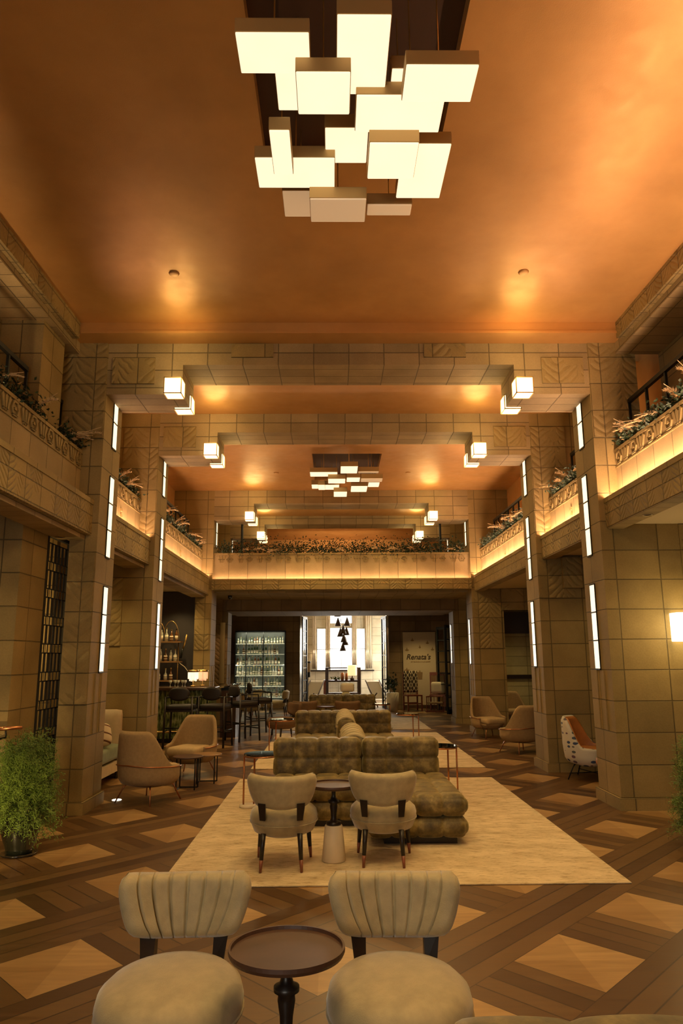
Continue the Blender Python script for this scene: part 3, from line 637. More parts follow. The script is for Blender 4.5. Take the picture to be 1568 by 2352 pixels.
# ------------------------------------------------------------------ low upholstered chairs with curved backs
def barrel_chair(fabric, channels, label, group):
    r = empty('barrel_back_chair'); tag(r, label, 'chair', group)
    # sitter faces -y, back at +y
    def back(u, v):
        sv = sqrt(1-.40*u*u); su = sqrt(1-.36*v**4)
        a = u*su*1.05; zz = v*sv
        w_ = .244+.052*zz; x = w_*sin(a)/sin(1.05)*1.0
        y = .25-.20*(1-cos(a))*1.15+.02*zz
        top = .062*abs(u)**2.4 if zz > 0 else 0
        return (x, y, .575+.125*zz+top*max(0, zz))
    tf = None
    if channels:
        def tf(a, b_):   # eight vertical channels on the inner side
            k = abs(((a+.125)*4) % 1-.5)/4; k = .125-abs(((a*4) % 1)-.5)/4
            return .6*max(0, 1-k/.03)**.7 if abs(a) < .9 else 0
    MB().pad(back, .085 if channels else .075, 128 if channels else 26, 14, 8, tf).build('backrest', fabric, r, True)
    prof = [(0, .215), (.17, .22), (.24, .25), (.265, .31), (.272, .355), (.262, .395), (.232, .422), (.17, .44), (.08, .45), (0, .452)]
    MB().lathe(prof, (0, -.10, 0), 40, 1.0, 1.17).build('seat', fabric, r, True)
    MB().lathe([(.268, .318), (.274, .318), (.274, .325), (.268, .325)], (0, -.10, 0), 40, 1.0, 1.17).build('piping', fabric, r, True)
    for s_ in (-1, 1):
        MB().add([(s_*.12, .15, .375), (s_*.165, .13, .375), (s_*.165, .225, .375), (s_*.12, .245, .375), (s_*.12, .215, .50), (s_*.185, .19, .50), (s_*.18, .235, .50), (s_*.12, .26, .50)],
                 [(0,3,2,1),(4,5,6,7),(0,1,5,4),(1,2,6,5),(2,3,7,6),(3,0,4,7)]).build('back_bracket', 'black_wood', r)
    for x, y in ((-.14, .17), (.14, .17), (-.19, -.2), (.19, -.2)):
        e = (x*1.12, y*1.2, 0)
        mp_ = tuple((Vector((x, y, .27))*.32+Vector(e)*.68))
        l = MB().tube((x, y, .27), mp_, .021, .0155, 12).build('leg', 'black_wood', r, True)
        MB().tube(mp_, e, .0155, .010, 12).build('brown_tip', 'red_wood', l, True)
    return snap(r)
FG = 'curved back chairs'
c0 = barrel_chair('cream_velvet', False, 'cream velvet chair seen from behind, left of the pair facing the front sofa', FG); c0.location = (-.60, 6.12, .0125); c0.rotation_euler.z = radians(180)
c1 = dup(c0, (.20, 6.22, .0125), 176); c1['label'] = 'cream velvet chair seen from behind, right of the pair facing the front sofa'
f0_ = barrel_chair('cream_velvet', True, 'channel-tufted chair in the left foreground, facing the viewer', FG); f0_.location = (-.815, 3.12, 0); f0_.rotation_euler.z = radians(2)
f1_ = dup(f0_, (.045, 3.10, 0), -2); f1_['label'] = 'channel-tufted chair in the right foreground, facing the viewer'
b0 = barrel_chair('brown_fabric', False, 'brown chair left of the pair before the third sofa, seen from behind', FG); b0.location = (-.80, 15.95, .0125); b0.rotation_euler.z = radians(180)
b1 = dup(b0, (.10, 15.85, .0125), 180); b1['label'] = 'brown chair right of the pair before the third sofa, seen from behind'
b2 = dup(b0, (-1.14, 15.05, .0125), -60); b2['label'] = 'brown chair turned sideways behind the second left side table'
# pedestal tables
def pedestal(label, loc, base=True):
    r = empty('pedestal_table', loc); tag(r, label, 'table', None)
    MB().lathe([(0, .555), (.19, .555), (.204, .56), (.21, .572), (.209, .586), (.201, .586), (.199, .574), (0, .574)], n=56).build('table_top', 'brown_table', r)
    MB().lathe([(.06, .27), (.062, .29), (.03, .30), (.022, .32), (.024, .36), (.032, .41), (.03, .43), (.046, .44), (.046, .456), (.026, .465), (.018, .49), (.018, .545), (.04, .556)], n=24).build('stem', 'black_wood', r, True)
    MB().lathe([(.092, 0), (.096, .006), (.072, .262), (.066, .27)], n=32).build('cone_base', 'marble', r, True)
    return r
pedestal('round dark pedestal table with pale cone foot between the two cream chairs', (-.20, 6.24, .0125)); pedestal('round brown pedestal table between the two foreground chairs', (-.37, 2.87, 0))
t_ = pedestal('small pedestal table between the two brown chairs before the third sofa', (-.35, 16.02, .0125))

# ------------------------------------------------------------------ olive velvet sofas
def sofa(label, loc, chaise=True, dp=1.15):
    r = empty('tufted_sofa', loc); tag(r, label, 'sofa', None)
    V = 'olive_velvet'
    MB().box(-.72, .13, -.52, .02, 0, .07).build('plinth', 'black_wood', r) if chaise else MB().box(-.74, .74, -dp+.05, .02, 0, .07).build('plinth', 'black_wood', r)
    if chaise: MB().box(.22, .86, -1.22, .02, 0, .07).build('plinth', 'black_wood', r)
    def seat(x0, x1, y0, y1, nx, ny):
        for k, (z0, z1) in enumerate(((.05, .235), (.225, .415))):
            rbox(x1-x0, y1-y0, z1-z0, .085, ((x0+x1)/2, (y0+y1)/2+(0 if k else .01), (z0+z1)/2), (16, 16, 8), (nx, ny, 1), .02, .32).build('seat_cushion' if k else 'seat_base', V, r, True)
    if chaise: seat(-.86, .06, -.62, .05, 4, 3); seat(.06, .96, -1.34, .05, 4, 6)
    else: seat(-.80, 0, -dp, .05, 3, 5); seat(0, .80, -dp, .05, 3, 5)
    for x0, x1, n in (((-.86, .08, 3), (.08, .90, 2)) if chaise else ((-.80, .0, 3), (.0, .76, 3))):
        rbox(x1-x0-.008, .24, .40, .06, ((x0+x1)/2, .1, .56), (18, 8, 14), (n+1 if n == 3 else 3, 1, 2), .017, .30).build('back_cushion', V, r, True)
    return r
def divider(r, y0, y1, x0, x1):
    V = 'olive_velvet'
    rbox(x1-x0, y1-y0, .70, .07, ((x0+x1)/2, (y0+y1)/2, .40), (10, 18, 14), (1, 4, 1), .02).build('divider', V, r, True)
    n = 6
    for k in range(n):
        mb = MB(); y = y0+.07+(y1-y0-.14)*k/(n-1)
        mb.path([((x0+x1)/2+(x1-x0)/2*1.01*sin(a)*.98, y, .62+.145*cos(a)) for a in [radians(d) for d in range(-88, 89, 11)]], .024, 8); mb.build('channel_roll', 'striped_velvet', r, True)
s1 = sofa('olive tufted velvet sofa nearest the viewer with a long chaise on its right', (.02, 7.98, .0125)); divider(s1, .22, 1.6, -.13, .15)
s2 = sofa('second olive tufted sofa split by a central armrest', (-.02, 12.1, .0125), False); divider(s2, -1.5, .1, -.13, .13)
s3 = sofa('third olive tufted sofa, dark against the bright doorway', (.03, 17.4, .0125), False, .6)
divider(s3, .22, 1.2, -.03, .2)
s0 = empty('tufted_sofa', (.90, 1.99, .002)); tag(s0, 'top of an olive velvet sofa back at the bottom right corner', 'sofa')
rbox(1.66, .24, .3, .07, (0, 0, .555), (30, 8, 10), (5, 1, 1), .014).build('back_cushion', 'olive_velvet', s0, True); rbox(1.6, .5, .36, .06, (0, -.22, .23), (20, 10, 8), (5, 2, 1), .02).build('seat_cushion', 'olive_velvet', s0, True)
MB().box(-.75, .75, -.44, .08, 0, .06).build('plinth', 'black_wood', s0)

# C shaped side tables: glossy black disc, two copper posts, marble foot
def ctable(label, loc, rz=0):
    r = empty('side_table', loc, rz); tag(r, label, 'side table', 'copper post side tables')
    MB().lathe([(0, .535), (.205, .535), (.21, .54), (.21, .556), (.205, .56), (0, .56)], (.15, 0, 0), 40).build('table_top', 'black_glass', r, False)
    MB().lathe([(.200, .528), (.213, .53), (.213, .545), (.211, .545)], (.15, 0, 0), 40).build('rim', 'copper', r, True)
    for y in (-.001, 0):
        pass
    for x, y in ((-.055, -.02), (.055, .02)): MB().tube((x, y, .02), (x, y, .54), .010, n=10).build('post', 'copper', r, True)
    MB().lathe([(0, 0), (.095, 0), (.1, .006), (.1, .022), (.095, .028), (0, .028)], n=32).build('foot', 'marble', r, True)
    return snap(r)
a = ctable('side table with glossy black top at the left end of the front sofa', (-1.13, 8.42, .0125))
for loc, rz, lb in [((1.22, 9.05, .0125), 180, 'side table with glossy black top behind the right end of the front sofa'), ((-1.25, 13.05, .0125), 0, 'side table with glossy black top left of the second sofa'),
                    ((1.36, 14.2, .0125), 180, 'side table with dark top on the rug right of the second sofa'), ((1.05, 17.2, .0125), 180, 'side table at the right end of the third sofa')]:
    b_ = dup(a, loc, rz); b_['label'] = lb

# ------------------------------------------------------------------ lounge armchairs with a copper band
def lounge(label, fab='taupe_fabric', leg='copper', inner=None, band=True, group='lounge armchairs', nm='lounge_armchair'):
    r = empty(nm); tag(r, label, 'armchair', group)
    def shell(off):
        def fn(u, v):
            ph = u*2.1; c = cos(ph)
            k = max(0, min(1, (c-.05)/.72)); k = k*k*(3-2*k)
            zt = .43+.37*k-.03*max(0, .2-c)
            z = .19+(zt-.19)*v
            rad = .315+.03*min(1, v*2.5)
            rad -= .07*max(0, (.28-z)/.09)**2
            up = max(0, z-.42)
            rad -= .11*up
            return ((rad+off)*sin(ph), (rad+off)*cos(ph)*.97+.13*up, z)
        return fn
    f = shell(0)
    def pf(u, v): return f(u, (v+1)/2)
    o = MB().pad(pf, .055, 44, 14, 10).build('shell', fab, r, True)
    if inner:
        g = shell(-.034); MB().pad(lambda u, v: g(u*.97, (v*.96+1)/2), .02, 44, 14, 10).build('inner_lining', inner, r, True)
    MB().lathe([(0, .165), (.18, .17), (.26, .20), (.30, .25), (.31, .28), (0, .28)], (0, 0, 0), 32, 1, .92).build('base_bowl', fab, r, True)
    rbox(.46, .50, .13, .055, (0, -.045, .335), (12, 12, 6)).build('seat_cushion', inner or 'seat_fabric', r, True)
    if band: MB().path([(.374*sin(a_), .374*cos(a_)*.95+.01, .43-.02*abs(a_)) for a_ in [radians(d) for d in range(-120, 121, 8)]], .007, 6).build('copper_band', 'copper', r, True)
    mb = None
    for x, y in ((-.2, -.2), (.2, -.2), (-.2, .2), (.2, .2)):
        MB().path([(x*.8, y*.8, .22), (x*1.0, y*1.0, .16), (x*1.3, y*1.3, 0)], .0085, 8).build('leg', leg, r, True)
    return snap(r)
l0 = lounge('taupe lounge armchair seen from behind, nearest on the left beside the low tables'); l0.location = (-2.34, 8.88, 0); l0.rotation_euler.z = radians(152)
for loc, rz, lb in [((-2.22, 10.75, 0), -20, 'taupe lounge armchair facing the viewer beyond the low tables on the left'),
                    ((2.98, 15.35, 0), 22, 'taupe lounge armchair facing the viewer before the third right pier'),
                    ((3.02, 12.95, 0), 205, 'taupe lounge armchair turned away, half hidden by the second right pier'),
                    ((4.05, 17.7, 0), 8, 'pale lounge armchair facing the viewer at the green block wall')]:
    # chair's own front is -y
    b_ = dup(l0, loc, rz); b_['label'] = lb
p0 = lounge('white spotted shell chair with orange leather lining beside the nearest right pier', 'spotted_fabric', 'black_metal', 'orange_leather', False, 'spotted shell chairs', 'shell_chair'); p0.location = (3.28, 10.2, 0); p0.rotation_euler.z = radians(58)
mb = MB()
for a_, b_ in (((-.26, -.26, .02), (.26, .26, .1)),): pass
mb.tube((-.24, -.24, .08), (.24, .24, .08), .006, n=6); mb.tube((.24, -.24, .08), (-.24, .24, .08), .006, n=6); mb.build('cross_brace', 'black_metal', p0); SNAP[p0.name] = [k for k in bpy.data.objects if k.parent == p0]
p1 = dup(p0, (3.32, 9.15, 0), 265); p1['label'] = 'spotted shell chair almost hidden behind the nearest right pier'

# low nesting tables on the left, thin black frames
def nest(label, loc, top, h, rad):
    r = empty('nesting_table', loc); tag(r, label, 'coffee table', 'low round tables on the left')
    MB().lathe([(0, h-.02), (rad-.006, h-.02), (rad, h-.014), (rad, h-.004), (rad-.006, h), (0, h)], n=40).build('table_top', top, r)
    for k in range(4):
        a_ = pi/4+k*pi/2; MB().tube((rad*.85*cos(a_), rad*.85*sin(a_), .006), (rad*.85*cos(a_), rad*.85*sin(a_), h-.015), .008, n=8).build('leg', 'black_metal', r, True)
    MB().path([(rad*.85*cos(a_), rad*.85*sin(a_), .008) for a_ in [pi/4, 3*pi/4, 5*pi/4]], .008, 6).build('floor_bar', 'black_metal', r)
nest('low round table with dark brown top between the left armchairs', (-2.04, 9.62, 0), 'brown_table', .40, .19); nest('low round table with lighter wooden top tucked behind the dark one', (-1.87, 10.08, 0), 'wood_top', .37, .19)
r = empty('floor_side_table', (3.34, 16.55, 0)); tag(r, 'slim dark side table between the two far right armchairs', 'side table')
MB().lathe([(0, .49), (.19, .49), (.19, .505), (0, .505)], n=32).build('table_top', 'black_wood', r); MB().tube((0, 0, .02), (0, 0, .49), .012).build('stem', 'black_metal', r); MB().lathe([(0, 0), (.15, 0), (.15, .015), (0, .02)], n=28).build('foot', 'marble', r)

# window seat on the left behind the first pier
r = empty('settee', (-3.65, 10.1, 0)); tag(r, 'green settee with cream back, half hidden behind the nearest left pier', 'sofa')
rbox(.95, .13, .86, .04, (0, .52, .48), (10, 4, 10)).build('backrest', 'cream_back', r, True); rbox(1.0, 1.1, .2, .06, (.03, -.1, .37), (10, 10, 6)).build('seat_cushion', 'green_seat', r, True)
MB().box(-.48, .52, -.62, .5, .12, .25).build('base', 'cream_back', r); 
for x in (-.42, .46):
    for y in (-.55, .42): MB().tube((x, y, 0), (x, y, .13), .018).build('leg', 'black_wood', r)
o = rbox(.44, .17, .3, .08, seg=(12, 8, 10)).build('throw_pillow', 'banded_pillow', smooth=True, loc=(-3.34, 9.95, .60)); o.rotation_euler = (radians(-25), radians(-12), radians(12)); tag(o, 'cream pillow with brown crossing bands lying on the green settee', 'pillow')
o = rbox(.34, .14, .36, .07, seg=(12, 8, 10)).build('throw_pillow', 'green_seat', smooth=True, loc=(-3.56, 10.36, .645)); o.rotation_euler = (radians(-14), 0, 0); tag(o, 'green patterned pillow leaning on the cream settee back', 'pillow')

# ------------------------------------------------------------------ lattice screen, handrail, ferns
r = empty('lattice_screen', (-3.335, 7.88, 0)); tag(r, 'tall black lattice screen of narrow bars between two left piers', 'screen')
mb = MB(); W_, z0, z1 = .80, .25, 2.98
mb.box(-.02, .02, 0, .05, z0, z1); mb.box(-.02, .02, W_-.12, W_, z0, z1); mb.box(-.02, .02, 0, W_, z1-.04, z1); mb.box(-.02, .02, 0, W_, z0, z0+.05)
mb.build('frame', 'black_matte', r)
mb = MB(); nb = 6; pit = (W_-.17)/nb; per = .30
for k in range(nb):
    y = .05+pit*k; z = z1-.1; i = 0
    while z > z0+.3:
        mb.box(-.003, .003, y+pit*.02, y+pit*.50, z-per*.68, z)
        mb.box(-.003, .003, y+pit*.82, y+pit*.98, z-per, z-per*.68)
        z -= per
for k in range(20):
    z = z1-.1-k*per
    if z > z0+.1:
        mb.box(-.003, .003, .05, W_-.12, z-.012, z)
        if z-per*.68 > z0: mb.box(-.003, .003, .05, W_-.12, z-per*.68-.012, z-per*.68)
mb.build('bars', 'black_matte', r)
struct(MB().box(-3.44, -3.3, 7.86, 8.72, 0, .26).build('trim_lattice_curb', 'stone', uv=True))
light('added_niche_light', 'POINT', (-4.2, 8.0, 1.9), 24, WARM2, .1)  # added point light, no lamp built, brightens the wall behind the lattice
light('assumed_floor_spot', 'SPOT', (-3.05, 5.5, .5), 40, WARM2, .02, (80, 0, 0), 80, .6)  # assumed low spot without a fitting, throws fern shadows on the pier
struct(MB().box(-4.9, -3.45, 8.5, 8.6, 0, 3.07).build('wall_left_niche', 'stone', uv=True))
r = empty('handrail', (-3.29, 7.22, .95)); tag(r, 'short twisted copper handrail fixed to the near left pillar', 'handrail')
mb = MB().path([(-.75, -.12, .06), (-.5, -.12, .03), (-.3, -.12, .0), (-.05, -.12, .02), (.17, -.12, .03)], [.02, .02, .02, .021, .015], 10); mb.build('rail', 'copper', r, True)
MB().path([(-.16, -.12, .0), (-.16, -.11, -.1), (-.16, 0, -.12)], .012, 8).build('bracket', 'black_metal', r, True); MB().path([(.02, -.12, .0), (.02, -.1, -.06), (-.1, -.06, -.09)], .01, 6).build('bracket', 'black_metal', r, True)
def fern(label, loc, seed, rad, hh, pot, low=0.0):
    rnd = random.Random(seed); r = empty('potted_fern', loc); tag(r, label, 'potted plant', 'feathery ferns in pots')
    ph = pot
    MB().lathe([(0, .015), (.105, .015), (.11, .05), (.125, .09), (.155, .19), (.165, .26), (.15, ph-.02), (.155, ph), (.14, ph), (.135, ph-.03), (0, ph-.04)], n=32).build('pot', 'black_ceramic', r, True)
    MB().lathe([(0, 0), (.13, 0), (.15, .02), (.145, .022), (.12, .012), (0, .012)], n=32).build('saucer', 'black_glass', r, True)
    mb = MB(); st = MB()
    for k in range(420):
        az = rnd.uniform(0, 2*pi); el = rnd.uniform(.15, 1.5); ln = rnd.uniform(.6, 1)
        top = Vector((cos(az)*rad*ln*cos(el*.75)*1.15, sin(az)*rad*ln*cos(el*.75)*1.15, ph+hh*ln*sin(el)-.30*(1-sin(el))*ln-low*(1-sin(el))))
        base = Vector((rnd.uniform(-.06, .06), rnd.uniform(-.06, .06), ph-.03)); mid = (base+top)/2+Vector((0, 0, .12))
        pts = [base*(1-s)**2+mid*2*s*(1-s)+top*s*s for s in [i/7 for i in range(8)]]
        st.path(pts, .0018, 3)
        for j in range(2, 8):
            for _ in range(15):
                p = pts[j]+Vector((rnd.gauss(0, .022), rnd.gauss(0, .022), rnd.gauss(0, .022))); d = Vector((rnd.gauss(0, 1), rnd.gauss(0, 1), rnd.gauss(.2, 1))).normalized(); s_ = d.orthogonal().normalized()*.003
                e = p+d*rnd.uniform(.02, .045); mb.add([p-s_, p+s_, e], [(0, 1, 2)])
    mb.build('fronds', 'leaf_fern', r); st.build('stems', 'leaf_fern', r)
fern('feathery green fern in a dark glossy pot at the left picture edge', (-2.84, 6.55, 0), 3, .29, .62, .38, .12)
fern('feathery green fern at the right picture edge beside the nearest right pier', (3.02, 6.5, 0), 9, .33, .56, .36, .12)

# ------------------------------------------------------------------ the bar on the left
plain('bar_tile', (.1,.1,.05)); plain('shelf_glass', (.3,.3,.3))
r = empty('bar_counter', (-3.4, 14.75, 0)); tag(r, 'bar counter clad in mottled green tile with a dark polished top', 'bar')
MB().box(-1.6, .8, 0, .62, .08, 1.0).build('tiled_front', 'bar_tile', r); MB().box(-1.65, .85, -.1, .7, 1.0, 1.05).build('counter_top', 'dark_wood', r, bevel=.008)
MB().box(-1.55, .75, .05, .6, 0, .08).build('toe_kick', 'black_wood', r); MB().tube((-1.55, -.12, .22), (.75, -.12, .22), .02).build('foot_rail', 'brass', r, True)
m, nt, b = newmat('bar_tile'); 
m_old = MATS['bar_tile']; tc = N(nt, 'ShaderNodeTexCoord').outputs['Object']; mp = N(nt, 'ShaderNodeMapping'); mp.inputs['Scale'].default_value = (14, 14, 4); nt.links.new(tc, mp.inputs[0])
nt.links.new(ramp(nt, noise(nt, mp.outputs[0], 1.6, 3), [(.38, (.02, .03, .012)), (.5, (.12, .15, .05)), (.64, (.32, .34, .16))]), b.inputs['Base Color']); b.inputs['Roughness'].default_value = .18
for k in bpy.data.objects:
    if k.name.startswith('tiled_front'): k.data.materials[0] = m
r = empty('glass_counter', (-2.35, 15.65, 0)); tag(r, 'short counter with a tilted glass top at the far end of the bar', 'counter')
MB().box(-.2, .12, 0, .6, 0, .95).build('body', 'dark_wood', r); MB().add([(-.25, -.1, 1.0), (.15, .0, 1.04), (.14, .6, 1.06), (-.3, .6, 1.02), (-.25, -.1, 1.03), (.15, .0, 1.07), (.14, .6, 1.09), (-.3, .6, 1.05)], [(0,3,2,1),(4,5,6,7),(0,1,5,4),(1,2,6,5),(2,3,7,6),(3,0,4,7)]).build('glass_top', 'mirror_glass', r); MB().box(-.2, .12, .02, .58, .95, 1.01).build('top_frame', 'black_metal', r)
r = None
def stool(label, group='black bar stools along the counter'):
    r = empty('bar_stool'); tag(r, label, 'bar stool', group)
    rbox(.50, .46, .10, .045, (0, 0, .72), (14, 12, 6)).build('seat', 'dark_leather', r, True)
    MB().box(-.24, .24, -.22, .22, .645, .68).build('seat_frame', 'black_wood', r)
    for sx in (-1, 1):
        MB().tube((sx*.26, .24, 0), (sx*.245, .22, .92), .021, .018, 8).build('leg', 'black_wood', r, True)
        MB().tube((sx*.26, -.24, 0), (sx*.24, -.21, .68), .018, .021, 8).build('leg', 'black_wood', r, True)
        MB().path([(sx*.25, .22, .90), (sx*.27, .0, .90), (sx*.25, -.2, .89), (sx*.24, -.22, .68)], .014, 6).build('armrest', 'black_metal', r, True)
        MB().tube((sx*.255, .23, .3), (sx*.255, -.23, .3), .012, n=6).build('stretcher', 'black_metal', r, True)
    for y, z in ((-.23, .24), (.23, .36)): MB().tube((-.255, y, z), (.255, y, z), .012, n=6).build('stretcher', 'black_metal', r, True)
    MB().pad(lambda u, v: (.20*u*sqrt(1-.45*v*v), .235-.03*u*u, .965+.125*v*sqrt(1-.45*u*u)), .05, 16, 12, 8).build('back_pad', 'dark_leather', r, True)
    MB().path([(-.245, .22, .90), (-.12, .235, .915), (.12, .235, .915), (.245, .22, .90)], .012, 6).build('back_rail', 'black_metal', r, True)
    return snap(r)
st = stool('black bar stool nearest the second left pier, seen from behind'); st.location = (-3.04, 14.05, 0); st.rotation_euler.z = radians(178)
for loc, rz, lb in [((-2.42, 14.15, 0), 168, 'black bar stool second from the left, seen from behind'), ((-2.02, 15.12, 0), 130, 'black bar stool at the corner of the bar, turned sideways'), ((-1.82, 16.35, 0), 110, 'black bar stool farthest along the counter')]:
    b_ = dup(st, loc, rz); b_['label'] = lb
MB_tray = None
def crystal_lamp(label, loc, mat):
    r = empty('table_lamp', loc); tag(r, label, 'lamp', 'crystal fringe lamps on the bar')
    MB().lathe([(0, 0), (.05, 0), (.055, .03), (.012, .035), (.008, .05), (.007, .15), (0, .15)], n=16).build('base', 'brass', r, True)
    MB().lathe([(.105, .29), (.11, .295), (.11, .33), (.10, .335), (0, .335)], n=24).build('shade_ring', 'brass', r, True)
    mb = MB(); rn = random.Random(3)
    for ring, rad, z0 in ((0, .10, .16), (1, .07, .12)):
        for k in range(22):
            a_ = 2*pi*k/22; zz = z0+rn.uniform(-.012, .012); mb.tube((rad*cos(a_), rad*sin(a_), zz), (rad*cos(a_), rad*sin(a_), .30), .006, n=5)
    mb.build('crystal_fringe', mat, r)
    light('lamp_glow', 'POINT', (loc[0], loc[1]-.05, loc[2]+.45), 2.2, WARM2, .05)
crystal_lamp('brass table lamp with bright white crystal fringe on the bar, left of the pair', (-3.02, 15.0, 1.05), 'lamp_crystal'); crystal_lamp('brass table lamp with pinkish crystal fringe on the bar, right of the pair', (-2.88, 15.3, 1.05), 'lamp_crystal_pink')
# bottles
def bottle(kind, mat, h=.3, rad=.037, label=''):
    r = empty('bottle')
    if kind == 0: pr = [(0, 0), (rad, 0), (rad, h*.58), (rad*.85, h*.66), (rad*.36, h*.76), (rad*.33, h*.94)]
    elif kind == 1: pr = [(0, 0), (rad*1.15, 0), (rad*1.2, h*.3), (rad*1.1, h*.5), (rad*.4, h*.62), (rad*.36, h*.9)]
    else: pr = [(0, 0), (rad*.9, 0), (rad*.9, h*.7), (rad*.4, h*.8), (rad*.38, h*.95)]
    pr.append((0, pr[-1][1])); MB().lathe(pr, n=12).build('glass_body', mat, r, True)
    MB().lathe([(rad*.42, h*.9), (rad*.42, h), (0, h)], n=10).build('cap', 'brass' if kind else 'black_metal', r)
    MB().lathe([(rad*1.02 if kind != 1 else rad*1.2, h*.15), (rad*1.02 if kind != 1 else rad*1.16, h*.45)], n=12).build('paper_label', 'label_paper', r, True)
    return snap(r)
protos = []; first = {}
def put_bottle(k, loc, label, group, sc=1):
    key = k
    if key not in first:
        o = bottle(k[0], k[1]); first[key] = o; o.location = loc
    else: o = dup(first[key], loc)
    o.scale = (sc, sc, sc*(1+.08*random.uniform(-1, 1))); tag(o, label, 'bottle', group); return o
KINDS = [(a_, b_) for a_ in (0, 1, 2) for b_ in ('bottle_green', 'bottle_clear', 'bottle_amber', 'bottle_clear2')]
# lit bottle cabinet in the far wall
CX0, CX1, CY, CZ0, CZ1 = -3.32, -1.76, 23.70, .42, 2.44
r = empty('bottle_cabinet', ((CX0+CX1)/2, CY, 0)); tag(r, 'tall lit display cabinet full of bottles in the far wall, with black grid frame', 'cabinet')
w2 = (CX1-CX0)/2; mb = MB(); mb.box(-w2-.03, w2+.03, .0, .3, CZ1, CZ1+.05); mb.box(-w2-.03, -w2, 0, .3, 0, CZ1); mb.box(w2, w2+.03, 0, .3, 0, CZ1); mb.build('frame', 'black_metal', r)
mb = MB().box(-w2, w2, .27, .29, CZ0-.35, CZ1); mb.build('lit_back', 'cabinet_light', r)
for x in (-w2+.33, .10): MB().box(x-.015, x+.015, -.01, .02, 0, CZ1).build('mullion', 'black_metal', r)
rows = [CZ0-.02+k*.335 for k in range(6)]
for z in rows: MB().box(-w2, w2, .0, .27, z-.012, z).build('shelf', 'shelf_glass', r)
emit('shelf_glass', (.9, .9, .6), .4)
for k in bpy.data.objects:
    if k.name.startswith('shelf') and k.type == 'MESH': k.data.materials[0] = MATS['shelf_glass']
rnd = random.Random(11)
NTH = ['leftmost', 'second', 'third', 'fourth', 'fifth', 'sixth', 'seventh', 'eighth', 'ninth', 'tenth', 'eleventh', 'twelfth', 'thirteenth', 'fourteenth', 'fifteenth', 'sixteenth', 'seventeenth', 'eighteenth']
SHN = ['bottom', 'second lowest', 'third lowest', 'third highest', 'second highest', 'top']
LOOK = {'bottle_green': 'dark green', 'bottle_amber': 'amber', 'bottle_clear': 'clear', 'bottle_clear2': 'pale green'}
for zi, z in enumerate(rows):
    x = CX0+.06; cnt = 0
    while x < CX1-.05:
        if rnd.random() < .92:
            k = rnd.choice(KINDS); sc = rnd.uniform(.9, 1.02)*(1 if zi < 5 else .75)
            put_bottle(k, (x, CY+.12+rnd.uniform(-.03, .03), z), '%s bottle, %s%s, %s shelf of lit wall cabinet' % (LOOK[k[1]], NTH[cnt], ' from left' if cnt else '', SHN[zi]), 'bottles in the lit wall cabinet', sc); cnt += 1
        x += rnd.uniform(.08, .10)
for x, a_ in ((-3.30, -60), (-1.78, 60)): light('cabinet_wash', 'AREA', (x, 23.66, 1.4), 7, (1, .96, .70), .04, (0, a_, 0), sy=2.0)
light('cabinet_wash', 'AREA', (-2.54, 23.6, 2.42), 8, (1, .96, .70), 1.4, (20, 0, 0), sy=.06)
# brass bottle rack behind the bar
r = empty('bottle_rack', (-3.78, 15.95, 0)); tag(r, 'curved brass bottle rack standing behind the bar against the black wall', 'shelf')
for x in (-.55, .22): MB().tube((x, .1, .9), (x, .1, 1.95), .012, n=8).build('upright', 'brass', r, True)
for z in (1.16, 1.56, 1.98): 
    MB().box(-.6, .3, -.06, .2, z-.03, z).build('shelf_board', 'wood_top', r)
MB().path([(.05+.18*cos(a_), .1, 2.0+.42*sin(a_)) for a_ in [radians(d) for d in range(0, 181, 12)]], .007, 6).build('hoop', 'brass', r, True)
MB().path([(-.25+.18*cos(a_), .1, 2.0+.42*sin(a_)) for a_ in [radians(d) for d in range(0, 181, 12)]], .007, 6).build('hoop', 'brass', r, True)
MB().tube((.34, .0, 1.8), (.42, .0, 2.12), .018, n=8).build('tap_handle', 'brass', r, True); MB().tube((.30, 0, 1.62), (.34, 0, 1.82), .022, n=8).build('tap_body', 'black_metal', r, True)
for z in (1.16, 1.56, 1.98):
    xs = [-4.1, -3.98, -3.86, -3.74, -3.63, -3.52, -3.42] if z > 1.2 else [-4.05, -3.9, -3.76, -3.62, -3.5]
    for i, x in enumerate(xs):
        k = random.choice([KINDS[1], KINDS[5], KINDS[9], KINDS[2], KINDS[6]])
        put_bottle(k, (x-.18, 15.98+random.uniform(-.03, .03), z), '%s bottle, %s%s, %s shelf of brass bar rack' % (LOOK[k[1]], NTH[len(xs)-1-i].replace('leftmost', 'rightmost'), '' if i == len(xs)-1 else ' from right', {1.16: 'lowest', 1.56: 'middle', 1.98: 'top'}[z]), 'bottles on the brass rack', .9)
o = MB().path([(0, 0, .0), (.02, 0, -.05), (.12, 0, -.12), (.2, 0, -.22), (.23, 0, -.32)], .007, 6).build('cable', 'white_fabric', smooth=True, loc=(-3.5, 15.9, 1.56)); tag(o, 'pale cable looping from the brass rack down to the bar', 'cable')
MBg = MB().lathe([(0, 0), (.025, 0), (.028, .004), (.005, .01), (.005, .06), (.03, .085), (.034, .13), (.030, .13), (.025, .088), (0, .066)], n=12)
g0 = MBg.build('wine_glass', 'bottle_clear', smooth=True)
for k, (x, y) in enumerate([(-3.5, 15.12), (-3.42, 15.2), (-3.34, 15.1), (-3.27, 15.2), (-3.2, 15.12)]):
    o = g0 if k == 0 else dup(g0); o.location = (x, y, 1.05); tag(o, 'small stemmed glass on the bar left of the crystal lamps, %s of five' % ['leftmost', 'second from left', 'middle', 'second from right', 'rightmost'][k], 'glass', 'glasses on the bar')
